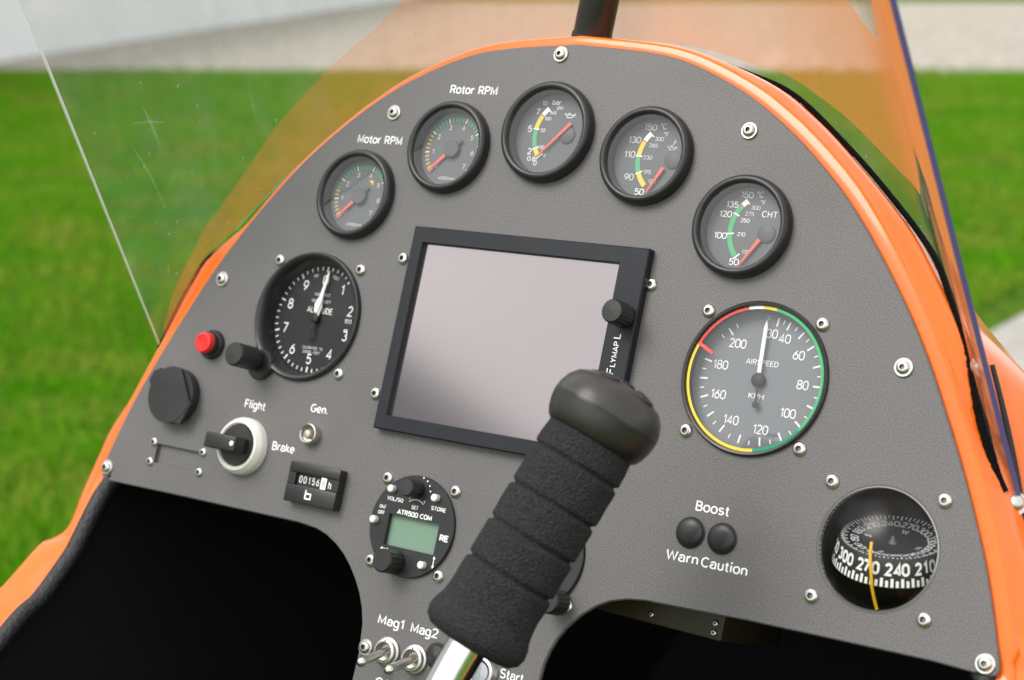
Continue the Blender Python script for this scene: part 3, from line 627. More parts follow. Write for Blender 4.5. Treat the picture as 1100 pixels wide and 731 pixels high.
#FILM-END
def build_windscreen():
    t = thing('windscreen', 'curved clear acrylic windscreen with see-through orange film, bolted round the cowl', 'windscreen')
    NSX, NV = 140, 40; V0, V1 = -1.0, 330.0
    b = B(); rows = {}
    for off, tag_ in ((0, 'i'), (2.5, 'o')):
        rows[tag_] = [[sheet_pt(-1 + 2 * i / NSX, V0 + (V1 - V0) * j / NV, off) for i in range(NSX + 1)] for j in range(NV + 1)]
    loft(b, rows['i'], flip=False); loft(b, rows['o'], flip=True)
    loft(b, [rows['i'][-1], rows['o'][-1]]); loft(b, [rows['o'][0], rows['i'][0]])
    b.build('acrylic_sheet', M_ACRYL, t, smooth=50)
    for s, m in ((-1, M_EDGEW), (1, M_EDGEV)):
        e = B(); k = -1 if s < 0 else 1
        A = [[sheet_pt(s, V0 + (V1 - V0) * j / NV, o) + Vector((0, -.25, .35)) for j in range(NV + 1)] for o in (-.05, 2.55)]
        A2 = [[p + Vector((0, -.7, -.8)) for p in r] for r in A]
        loft(e, [A[0], A[1], A2[1], A2[0], A[0]])
        if s < 0: loft(e, [[sheet_pt(s, V0 + (V1 - V0) * j / NV, -.12) for j in range(NV + 1)], [sheet_pt(s + .0035, V0 + (V1 - V0) * j / NV, -.12) for j in range(NV + 1)]])   # polished chamfer
        e.build('cut_edge', m, t)
    # orange film pieces glued inside
    if FILM_SV:
        W = 560.0
        pl = [Vector((s * W, v)) for s, v in FILM_SV]; n = len(pl)
        inner = []
        def inside(p):
            c = False; j = n - 1
            for i in range(n):
                if (pl[i].y > p.y) != (pl[j].y > p.y) and p.x < (pl[j].x - pl[i].x) * (p.y - pl[i].y) / (pl[j].y - pl[i].y) + pl[i].x: c = not c
                j = i
            return c
        for i in range(-60, 61):
            for j in range(0, 48):
                p = Vector((i * 9.2 + (j % 2) * 4, j * 7.0))
                if inside(p) and min((p - q).length for q in pl) > 4: inner.append(p)
        vs, es, fs, *_ = geometry.delaunay_2d_cdt(pl + inner, [(i, (i + 1) % n) for i in range(n)], [], 1, 1e-4)
        f = B(); f.add([sheet_pt(max(-1, min(1, v.x / W)), v.y, -.35) for v in vs], [list(q) for q in fs if inside(sum((vs[i] for i in q), Vector((0, 0))) / 3)])
        f.build('orange_film', M_FILM, t, smooth=50)
    rnd = random.Random(11); ds = B()
    for k in range(70):
        s0 = rnd.choice((-1, -1, -1, 1)) * rnd.uniform(.25, .97); v0 = rnd.uniform(6, 190); a = rnd.gauss(.25, .5)
        L = rnd.choice((.5, .7, 1.0, 1.4, 3.2 if k % 6 == 0 else .8)); w = rnd.uniform(.25, .5)
        c = sheet_pt(s0, v0, -.12); e1 = (sheet_pt(s0 + .004, v0, -.12) - c).normalized(); e2 = (sheet_pt(s0, v0 + 1, -.12) - c).normalized()
        if s0 < 0: e1 = e1
        d1 = e1 * math.cos(a) + e2 * math.sin(a); d2 = e2 * math.cos(a) - e1 * math.sin(a)
        ds.add([c - d1 * L, c - d2 * w + d1 * L * .1, c + d1 * L * .9 + d2 * w * .4, c + d2 * w - d1 * L * .2], [(0, 1, 2, 3)])
    ds.build('dust_specks', mat('pale_dust', (.75, .76, .74), .8), t, smooth=0)['kind'] = 'stuff'
    sm, nt, out = nodes_of('faint_scratch'); a1 = nt.nodes.new('ShaderNodeBsdfTransparent'); a2 = nt.nodes.new('ShaderNodeBsdfDiffuse'); a2.inputs['Color'].default_value = (.8, .85, .82, 1)
    mxs = nt.nodes.new('ShaderNodeMixShader'); mxs.inputs[0].default_value = .22; nt.links.new(a1.outputs[0], mxs.inputs[1]); nt.links.new(a2.outputs[0], mxs.inputs[2]); nt.links.new(mxs.outputs[0], out.inputs['Surface'])
    sk = B()
    for (s0, v0, s1, v1, w) in ((-.58, 80, -.50, 122, .0014), (-.90, 150, -.80, 120, .0045), (-.905, 140, -.84, 70, .003), (-.86, 150, -.83, 110, .005), (-.60, 100, -.57, 55, .0012)):
        A = [sheet_pt(s0 + (s1 - s0) * i / 16, v0 + (v1 - v0) * i / 16, -.15) for i in range(17)]; A2 = [sheet_pt(s0 + (s1 - s0) * i / 16 + w * math.sin(PI * i / 16), v0 + (v1 - v0) * i / 16, -.15) for i in range(17)]
        loft(sk, [A, A2])
    sk.build('wipe_marks', sm, t, smooth=0)['kind'] = 'stuff'
    # felt seal under the sheet
    pts, rad = [], []
    for i in range(460):
        s_ = -.99 + 1.955 * i / 459; a = abs(s_) * 12
        k = noise.noise(Vector((i * .9, 3, 1))) * .5 + noise.noise(Vector((i * .31, 9, 4))) * .5
        if s_ >= 0: p = sheet_pt(s_, 0, -.3); w = lin([(0, 1.3), (4, 1.4), (7, 1.7), (9, 2.8), (11, 3.2), (11.6, 2.2)], a); dz = lin([(0, .4), (6, .6), (8.5, 2.4), (10, 5.5), (11.6, 9.5)], a)
        else:
            q = sheet_pt(s_, 0, -.3); f = side(F_V, -min(a * 1.04, 12.6)); m = lin([(7, 0), (9, 1)], a); p = q * (1 - m) + (f + Vector((-2.6, 1.4, -2.5))) * m; w = lin([(0, 2.0), (6, 1.4), (9, 1.6), (11.8, 1.3)], a); dz = lin([(0, -2), (4, -8), (7.6, -8), (8.6, -1), (9, 0)], a)
        pts.append(p + Vector((0, 0, dz + k * .5))); rad.append(w * (1 + .22 * k))
    b = B(); b.tube(pts, rad, 12); b.build('felt_seal', M_FUZZ, t)
    # fasteners and the rubber strip between them, both sides
    for sg in (1,):
        for (c, ax) in (((252.5, 25.5, -12.5), (.80, .5, .32)), ((277.3, -34.0, -22.0), (.55, .25, .8))):
            h = B(); a = Vector((ax[0] * sg, ax[1], ax[2])); cc = (c[0] * sg, c[1], c[2])
            h.lathe([(2, -4), (5.8, 0), (5.8, 1.0), (4.1, 1.1), (4.1, 1.8), (3.7, 3.0), (2.4, 4.0), (.2, 4.3)], cc, 24, a, cap1=True)
            h.build('fastener', M_STEELR, t)
        r = B(); P = [Vector(p) + Vector((1.6, .6, 0)) for p in ((256.1, 28.2, -15.0), (261.5, 14.8, -17.0), (267.5, -1.9, -20.0), (274.0, -22.8, -24.0), (280.8, -46.7, -27.0))]
        r.tube([cr_eval(P, i * 4 / 40) for i in range(41)], [1.3 + 1.1 * (i / 40) ** 2 for i in range(41)], 10); r.build('rubber_strip', M_MATTE, t)
    return t
build_windscreen()

# black tube on top of the cowl
POST = [(-4.6, 191.5, -22), (.5, 208.6, -14)]
def build_post():
    p0 = Vector(POST[0]); p1 = Vector(POST[1]); d = (p1 - p0).normalized()
    t = thing('tube_post', 'thick black tube standing on top of the orange cowl behind the panel', 'post', p0)
    b = B(); b.lathe([(11.2, -6), (11.2, 240), (10.4, 243), (.1, 243)], (0, 0, 0), 40, d, cap0=True); b.build('tube', M_BEZEL, t)
    b = B(); b.lathe([(11.6, -7), (11.9, -1.0), (11.3, 0.2)], (0, 0, 0), 40, d); b.build('collar', M_MATTE, t)
build_post()

# ================================================================= PANEL
def circle(c, r, n=64): return [(c[0] + r * math.cos(2 * PI * k / n), c[1] + r * math.sin(2 * PI * k / n)) for k in range(n)]
def screw_mesh(r, washer=0):
    key = ('screw', r, washer)
    if key in TEXT_CACHE: return TEXT_CACHE[key]
    b = B(); z = 0
    if washer: b.lathe([(washer, 0), (washer, .9), (washer - .3, 1.2), (r * .6, 1.2)], n=32); z = 1.1
    h = r * .55; hx = r * .45
    prof = [(r, z), (r * .99, z + h * .25), (r * .90, z + h * .62), (r * .74, z + h * .88), (r * .56, z + h * .99), (hx * 1.12, z + h)]
    b.lathe(prof, n=32)
    n = 32; o = len(b.v); vs = []                           # hex socket
    def hexr(a): k = PI / 3; m = (a % k) - k / 2; return hx * math.cos(PI / 6) / math.cos(m)
    for zz in (z + h, z + h * .15):
        for k in range(n): a = 2 * PI * k / n; rr = hexr(a); vs.append((rr * math.cos(a), rr * math.sin(a), zz))
    ring = o - n
    b.v += vs
    for k in range(n):
        k2 = (k + 1) % n
        b.f.append([ring + k, ring + k2, o + k2, o + k]); b.mi.append(0)
        b.f.append([o + k, o + k2, o + n + k2, o + n + k]); b.mi.append(1)
    b.f.append(list(range(o + n, o + 2 * n))); b.mi.append(1)
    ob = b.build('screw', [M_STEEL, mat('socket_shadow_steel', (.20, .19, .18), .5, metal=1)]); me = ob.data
    bpy.data.objects.remove(ob); TEXT_CACHE[key] = me; return me
def screw(parent, x, y, r=3.7, z=0.0, washer=0):
    o = bpy.data.objects.new('screw', screw_mesh(r, washer)); COL.objects.link(o); o.parent = parent
    o.matrix_basis = Matrix.Translation((x * .001, y * .001, z * .001)) @ Matrix.Rotation(random.uniform(0, 6.28), 4, 'Z') @ Matrix.Rotation(random.uniform(-.03, .03), 4, 'X')
    return o

def panel_outline():
    pts = []
    for ts in [-16.35 + 32.7 * i / 150 for i in range(151)]:
        p = side(E_V, ts); pts.append((p.x, p.y))
    right = [(289.3, -110.5), (288.3, -113.4), (285.5, -114.6), (258, -113.4), (212, -113.6), (164, -114), (120, -115.3), (108, -115.6), (98, -117), (88, -120), (80.5, -124.3), (72.5, -131), (66.0, -138.6), (62, -145), (59, -152.2), (57, -160), (56.3, -168), (56.3, -330)]
    left = [(-62, -330), (-62, -194), (-61.6, -178.4), (-63.3, -163), (-66, -154.5), (-69.7, -147), (-74.5, -140), (-80.3, -133.3), (-86.5, -127.6), (-93.5, -123), (-101, -119.4), (-109, -117.2), (-123, -116), (-174, -116.2), (-229, -116.4), (-283, -117), (-287, -116), (-289.4, -112.6)]
    return pts + right + left
def build_panel():
    t = thing('instrument_panel', 'dark grey speckled instrument panel plate with arched top and two leg cutouts', 'instrument panel')
    out = [Vector(p) for p in panel_outline()]
    n = len(out); ins = []
    for i in range(n):
        d = (out[(i + 1) % n] - out[i - 1]).normalized(); nn = Vector((d.y, -d.x)); ins.append(out[i] + nn * .7)
    holes = [circle((144.7, 4.8), 38.2), circle((-148.8, 4.3), 37.8), circle((223.5, -67.4), 29.0, 80), circle((-42, -104), 26.5), circle((43, -104), 26.5)]
    for c in GAUGE_C: holes.append(circle(c, 24.5))
    holes.append([(-246.3, -87.6), (-209.2, -87.6), (-209.2, -99.6), (-246.3, -99.6)])
    vs, es = list(ins), [(i, (i + 1) % n) for i in range(n)]
    for h in holes:
        o = len(vs); vs += [Vector(p) for p in h]; es += [(o + i, o + (i + 1) % len(h)) for i in range(len(h))]
    # a loose inner grid keeps the triangles well shaped
    def inpoly(p, P):
        c = False; j = len(P) - 1
        for i in range(len(P)):
            if (P[i][1] > p[1]) != (P[j][1] > p[1]) and p[0] < (P[j][0] - P[i][0]) * (p[1] - P[i][1]) / (P[j][1] - P[i][1]) + P[i][0]: c = not c
            j = i
        return c
    V, _, Fc, *_ = geometry.delaunay_2d_cdt(vs, es, [], 1, 1e-5)
    fs = []
    for q in Fc:
        c = (V[q[0]] + V[q[1]] + V[q[2]]) / 3
        if inpoly(c, ins) and not any(inpoly(c, h) for h in holes):
            a, b_, c_ = (V[i] for i in q[:3]); ar = (b_.x - a.x) * (c_.y - a.y) - (b_.y - a.y) * (c_.x - a.x)
            fs.append(list(q) if ar > 0 else list(q)[::-1])
    b = B(); b.add([(v.x, v.y, 0) for v in V], fs)
    rr = [[Vector((p.x, p.y, 0)) for p in ins + ins[:1]], [Vector((p.x, p.y, -.7)) for p in out + out[:1]], [Vector((p.x, p.y, -2.8)) for p in out + out[:1]]]
    loft(b, rr, flip=True)
    for h in holes:
        hh = h + h[:1]; loft(b, [[Vector((x, y, 0)) for x, y in hh], [Vector((x, y, -3)) for x, y in hh]], flip=False)
    b.add([(v.x, v.y, -2.8) for v in V], [f[::-1] for f in fs])
    b.build('plate', M_PANEL, t, smooth=30)
    b = B(); b.box(-252, -203, -105, -82, -5.2, -2.9); b.build('slot_cover', M_PANEL, t)
    Z = .12
    def lab(s, x, y, w, h=5.2, **k):
        q = B(); q.text(s, x, y, h, Z, w=w, anchor='l', bold=.003, **k); q.build('lettering', M_WHITE, t, smooth=0)
    lab('Motor RPM', -139.8, 113.0, 33.2); lab('Rotor RPM', -79.4, 146.0, 33.2)
    lab('Flight', -182.6, -55.8, 16.2); lab('Brake', -154.5, -77.6, 17.4); lab('Gen.', -131.7, -51.3, 13.1, 5.0)
    lab('Boost', 126.3, -65.8, 18.6); lab('Warn', 114.9, -92.6, 18.4); lab('Caution', 134.9, -92.9, 25.6)
    lab('Mag1', -52.6, -160.6, 17.8); lab('Mag2', -29.8, -160.6, 18.4); lab('Off', -46, -194.2, 11.5); lab('Start', 32.3, -172.0, 14.6)
    lab('Off', -27, -194.2, 11.5)
    for x, y in ((-8.3, 171.3), (-116.6, 132.6), (116.3, 132.8)): screw(t, x, y, 3.5, washer=4.6)
    for x, y in ((-222.6, 20.2), (220.6, 20.0), (-284.3, -109), (282.8, -109.2)): screw(t, x, y, 3.5, washer=4.75)
    screw(t, -56.9, -175.1, 3.6, washer=4.6)
    for x, y in ((-87.6, 45.8), (76.6, 46.6), (-86.9, -34.4), (76.6, -34)): screw(t, x, y, 3.7)
    for x, y in ((-249, -87.2), (-207.2, -87.5), (-248.9, -99.7), (-206.9, -99.8)): screw(t, x, y, 2.9)
    return t
GAUGE_C = [(-131.1, 80.8), (-71.0, 113.3), (-5.6, 125.5), (59.5, 115.5), (123.1, 81.5)]
build_panel()

# ================================================================= SMALL ROUND GAUGES
def gauge_shell(t, R=27.6, h=7.0):
    s = R / 27.6
    b = B(); b.lathe([(22.4 * s, -3.4), (22.9 * s, 3.8), (23.0 * s, h - 1.6), (23.6 * s, h - .5), (24.4 * s, h), (25.6 * s, h - .1), (26.6 * s, h - .9), (27.3 * s, h - 2.2), (27.6 * s, h - 3.4), (27.6 * s, 0.02)], n=96)
    b.build('bezel', M_BEZEL, t)
    b = B(); b.lathe([(24 * s, -.5), (24 * s, -45), (.1, -45)], n=48); b.build('housing', M_MATTE, t)
    b = B(); b.lathe([(23.2 * s, -3.2), (.05, -3.2)], n=64); return b.build('dial', M_DIAL, t), s
def gauge_glass(t, s, z=4.6, m=None):
    b = B(); b.lathe([(23.0 * s, z), (12 * s, z + .18), (.05, z + .25)], n=64); b.build('glass', m or M_GLASS, t, smooth=60)
MK = [M_WHITE, M_GREEN, M_YEL, M_REDP, M_GREYPRINT, M_AMB, M_DGREEN]
def rpm_gauge(name, label, c, top, amber_to, tri):
    t = thing(name, label, 'gauge', c, 'round gauges along the top of the panel')
    dial, s = gauge_shell(t, 27.4, 6.6)
    b = B(); z = -3.0
    A0, A1 = 226.0, -44.0; n = top
    for i in range(n * 5 + 1):
        u = i / (n * 5); a = math.radians(A0 + (A1 - A0) * u); val = u * n
        col = 5 if .15 < val < amber_to else (1 if amber_to <= val < (5.5 if n == 7 else 5.2) else 0)
        if i % 5 == 0: r0, w, col2 = 16.6, .75, 0
        else: r0, w, col2 = 16.8, 1.05, col
        if i % 5 == 0 and 0 < i: b.bar((17.6 * math.cos(a), 17.6 * math.sin(a)), (19.6 * math.cos(a), 19.6 * math.sin(a)), .7, z, 0)
        b.bar((r0 * math.cos(a), r0 * math.sin(a)), (19.6 * math.cos(a), 19.6 * math.sin(a)), w, z + .01, col2 if i % 5 else 0)
    for k in range(n + 1):
        a = math.radians(A0 + (A1 - A0) * k / n); r = 13.9
        b.text(str(k), r * math.cos(a), r * math.sin(a), 3.0, z, slot=4)
    b.text('x1000/min', -.6, -17.3, 1.9, z, w=11.5, slot=4)
    if tri: b.flat([(4.0, 10.2), (7.3, 10.4), (7.6, 7.4)], z + .03, 2)
    b.build('markings', MK, dial, smooth=0)
    a = math.radians(A0 - 1)
    d = Vector((math.cos(a), math.sin(a))); nd = B()
    nv = Vector((-d.y, d.x))
    def pt(r, w): q = d * r + nv * w; return (q.x, q.y)
    nd.prism([pt(5.0, -1.0), pt(19.0, -.55), pt(19.6, 0), pt(19.0, .55), pt(5.0, 1.0)][::-1], -1.9, -1.4); nd.build('needle', M_NEEDLE, t, smooth=0)
    hb = B(); hb.lathe([(5.2, -2.6), (5.2, -.9), (4.6, -.4), (.05, -.35)], n=40); hb.prism([pt(-8, -1.1), pt(5.4, -1.1), pt(5.4, 1.1), pt(-8, 1.1)][::-1], -2.0, -1.3); hb.build('hub_cap', M_HUB, t)
    gauge_glass(t, s)
rpm_gauge('engine_tachometer', 'round gauge lettered Motor RPM above it, with a small yellow triangle mark', GAUGE_C[0], 7, 1.45, True)
rpm_gauge('rotor_tachometer', 'round gauge lettered Rotor RPM above it, scale 0 to 7 without yellow triangle', GAUGE_C[1], 7, 2.0, False)

def oilcan(b, x, y, k, z, slot):
    P = lambda a, c: (x + a * k, y + c * k)
    b.bar(P(-1.8, -1), P(1.6, -1), .30 * k * 1.4, z, slot); b.bar(P(-1.8, -1), P(-1.8, .7), .3 * k * 1.4, z, slot); b.bar(P(-1.8, .7), P(.8, .7), .3 * k * 1.4, z, slot)
    b.bar(P(1.6, -1), P(3.6, 1.1), .3 * k * 1.4, z, slot); b.bar(P(.8, .7), P(1.5, .1), .3 * k * 1.4, z, slot); b.bar(P(1.5, .1), P(3.4, 1.2), .3 * k * 1.4, z, slot)
    b.bar(P(-1.8, .2), P(-3.4, .9), .3 * k * 1.3, z, slot); b.bar(P(-3.4, .9), P(-2.6, 1.5), .3 * k * 1.3, z, slot); b.bar(P(-.5, .7), P(-.5, 1.5), .3 * k * 1.3, z, slot); b.bar(P(-1.2, 1.5), P(.2, 1.5), .3 * k * 1.3, z, slot)
    b.flat([P(4.0, -.1), P(4.3, -.6), P(3.7, -.6)], z, slot)
def temp_gauge(name, label, c, R, texts, arcs, pivot, ticks, tip, nb, hub, shift, extra=None):
    t = thing(name, label, 'gauge', c, 'round gauges along the top of the panel')
    dial, s = gauge_shell(t, R, 7.2)
    b = B(); z = -3.0; dx, dy = shift
    for (st, x, y, h, slot) in texts: b.text(st, x + dx, y + dy, h, z, slot=slot, xs=1.12)
    for (a0, a1, slot) in arcs: b.arc(pivot, 19.2, 22.0, a0, a1, z, slot)
    for (a, r0, r1) in ticks:
        a = math.radians(a); b.bar((pivot[0] + r0 * math.cos(a), pivot[1] + r0 * math.sin(a)), (pivot[0] + r1 * math.cos(a), pivot[1] + r1 * math.sin(a)), .75, z + .03, 0)
    if extra: extra(b, z, dx, dy)
    b.build('markings', MK, dial, smooth=0)
    p, q = Vector(tip) + Vector((dx, dy)) * .75, Vector(nb) + Vector((dx, dy)) * .75
    d = (q - p).normalized(); nv = Vector((-d.y, d.x)); nd = B()
    nd.prism([tuple(p - nv * .35), tuple(q - nv * 1.0), tuple(q + nv * 1.0), tuple(p + nv * .35)], -1.8, -1.2); nd.build('needle', M_NEEDLE, t, smooth=0)
    h = Vector(hub) + Vector((dx, dy)) * .8
    hb = B(); hb.lathe([(4.9, -3.1), (4.9, -2.4), (4.4, -2.1), (.05, -2.0)], (h.x, h.y, 0), n=40); hb.build('hub_cap', M_HUB, t)
    gauge_glass(t, s)
temp_gauge('oil_pressure_gauge', 'topmost round gauge marked bar with its red needle lying right across', GAUGE_C[2], 29.0,
    [('10', -5.1, 16.6, 2.6, 0), ('7', -8.3, 11.4, 3.5, 0), ('5', -11.4, 1.2, 3.8, 0), ('2', -8.9, -11.8, 3.8, 0), ('0.8', -6.7, -16.0, 2.8, 0), ('0', -3.6, -18.4, 2.8, 0), ('bar', 2.8, 17.3, 3.0, 0), ('psi', 5.7, 14.4, 2.3, 0),
     ('145', 1.8, 11.1, 2.0, 0), ('100', -1.0, 7.6, 2.0, 0), ('70', -2.9, .7, 2.2, 0), ('30', -1.3, -9.0, 2.0, 0), ('12', 1.2, -13.5, 2.0, 0)],
    [(136, 149, 0), (149, 151, 3), (151, 174, 2), (174, 205, 1), (207, 218, 2)], (9.2, .6), [(173.5, 18.4, 22.4), (205.5, 17.8, 22.6), (222, 17.6, 22.6), (136, 17.6, 22)], (-3.2, -14.2), (14.8, 5.7), (13.1, -1.0), (-3.9, 1.6),
    lambda b, z, dx, dy: oilcan(b, 13.0 + dx, 9.8 + dy, 1.0, z, 0))
def oilt_extra(b, z, dx, dy):
    oilcan(b, 15.2 + dx, 4.9 + dy, .85, z, 4); b.bar((15.5 + dx, 6.6 + dy), (16.6 + dx, 9.6 + dy), .5, z, 4); b.bar((16.2 + dx, 8.4 + dy), (17.3 + dx, 8.0 + dy), .4, z, 4)
temp_gauge('oil_temperature_gauge', 'round gauge scaled 50 to 150 degrees with grey oil can symbol and yellow-green arc', GAUGE_C[3], 27.2,
    [('150', .0, 15.9, 3.7, 4), ('\u00b0C', 7.6, 16.7, 3.4, 4), ('130', -8.3, 8.4, 3.7, 4), ('110', -9.7, .2, 3.7, 4), ('90', -7.5, -12.4, 3.7, 4), ('50', .6, -20.2, 3.7, 0), ('\u00b0F', 10.1, 12.3, 2.7, 4),
     ('300', 6.6, 9.6, 2.3, 4), ('265', 3.7, 5.8, 2.3, 4), ('230', 1.6, -1.0, 2.3, 4), ('195', 3.0, -9.0, 2.3, 4), ('120', 7.1, -14.0, 2.2, 4)],
    [(139, 153, 0), (153, 155, 3), (155, 177, 2), (178.5, 203, 1), (205.5, 228, 2), (228, 229.5, 3)], (13.1, .3), [(178, 18.2, 22.4), (204.4, 18.2, 22.4), (139, 17.8, 22)], (4.5, -20.5), (12.1, -6.1), (16.5, -1.2), (-3.4, 1.5), oilt_extra)
temp_gauge('cylinder_temperature_gauge', 'round gauge lettered CHT with long green arc', GAUGE_C[4], 27.2,
    [('150', .2, 16.7, 3.5, 4), ('\u00b0C', 7.4, 17.4, 3.3, 4), ('135', -7.2, 11.1, 3.4, 0), ('120', -10.0, 5.8, 3.4, 0), ('100', -10.7, -5.8, 3.5, 0), ('50', -.2, -19.1, 3.6, 0), ('\u00b0F', 9.9, 13.2, 2.5, 4),
     ('300', 6.3, 10.2, 2.2, 4), ('275', 3.4, 6.8, 2.2, 4), ('250', 1.6, 3.1, 2.2, 0), ('210', .9, -4.3, 2.2, 0), ('120', 5.2, -13.3, 2.1, 4), ('CHT', 14.7, 7.3, 3.5, 0)],
    [(132, 141, 0), (141, 142.5, 3), (142.5, 225, 1)], (11.9, -.6), [(157, 18.2, 22.2), (187, 18.2, 22.2), (225, 18.0, 22.4), (132, 18.4, 22)], (2.8, -20.4), (11.6, -6.2), (14.4, -2.6), (-2.9, 1.3))

# ================================================================= AIRSPEED INDICATOR
def build_asi():
    t = thing('airspeed_indicator', 'large round grey airspeed dial with coloured rim and white needle pointing up', 'airspeed indicator', (144.7, 4.8, 0))
    b = B(); b.lathe([(37.4, -8), (37.4, 1.2), (37.9, 2.2), (38.9, 2.4), (39.6, 1.8), (39.8, .8), (39.8, .02)], n=112); b.build('bezel', M_BEZEL, t)
    b = B(); b.lathe([(38, -1), (38, -70), (.1, -70)], n=48); b.build('housing', M_MATTE, t)
    b = B(); b.lathe([(37.5, -7.2), (.05, -7.2)], n=64); dial = b.build('dial', mat('dial_grey', (.165, .180, .198), .6), t)
    b = B(); z = -7.0
    ang = [(30, 82.4), (40, 70.8), (60, 39.3), (80, 1.7), (100, -37.6), (120, -78.7), (140, -120.3), (160, -157.8), (180, -193), (200, -228.2), (210, -244)]
    for v in range(30, 206, 5):
        if v in (35, 45) and v == 35: pass
        a = math.radians(lin(ang, v)); big = v % 10 == 0
        r0, r1, w = (29.0, 33.4, .95) if big else (30.8, 33.2, .6)
        if v in (190,): continue
        b.bar((r0 * math.cos(a), r0 * math.sin(a)), (r1 * math.cos(a), r1 * math.sin(a)), w, z, 0)
    for st, x, y in (('30', 5.3, 23.9), ('40', 12.5, 22.2), ('60', 21.7, 14.7), ('80', 26.6, .1), ('100', 21.7, -15), ('120', 8.7, -25.2), ('140', -8.3, -22.6), ('160', -18.0, -10.5), ('180', -19.8, 4.8), ('200', -12.6, 16.8)):
        b.text(st, x - 3.2, y + .8, 4.9, z, slot=0, xs=.92)
    b.text('AIRSPEED', 2.8 - 3.2, 8.5 + .8, 2.9, z, w=18, slot=0); b.text('KPH', 2.9 - 3.2, -8.8 + .8, 2.9, z, w=8.5, slot=0); b.text('0', -1.2, 32.6, 2.2, z, slot=4)
    b.build('markings', MK, dial, smooth=0)
    b = B(); z = .55
    for a0, a1, sl in ((81, -38, 1), (-38, -80, 6), (-80, -203, 2), (157, 105, 3), (105, 93, 0), (93, 81, 2)): b.arc((0, 0), 35.7, 37.2, a1, a0, z, sl, 48)
    a = math.radians(157); b.bar((27.3 * math.cos(a), 27.0 * math.sin(a) - .6), (36.9 * math.cos(a), 36.9 * math.sin(a)), 1.8, z + .03, 3)
    b.build('range_band', MK, t, smooth=0)
    n = B(); n.prism([(-.9, 3.8), (1.1, 3.8), (.3, 27.0), (-.75, 31.0), (-1.7, 27.0)][::1], -4.6, -4.0); n.build('needle', mat('needle_white', (.86, .86, .84), .5), t, smooth=0)
    n = B(); n.lathe([(3.6, -6.8), (3.6, -4.4), (3, -3.9), (.05, -3.8)], n=32); n.bar((0.1, 4), (1.2, -11), 1.2, -4.3); n.lathe([(1.8, -4.6), (1.8, -4.0), (.05, -3.9)], (1.3, -12.6, 0), n=20); n.build('hub_cap', M_MATTE, t)
    b = B(); b.lathe([(37.3, .35), (20, .45), (.05, .5)], n=72); b.build('glass', M_GLASS, t, smooth=60)
    for x in (-1, 1):
        for y in (-1, 1): screw(t, x * 31.43, y * 31.43, 3.7) if False else screw(t, x * 31.43 - .4, y * 31.43, 3.75)
build_asi()

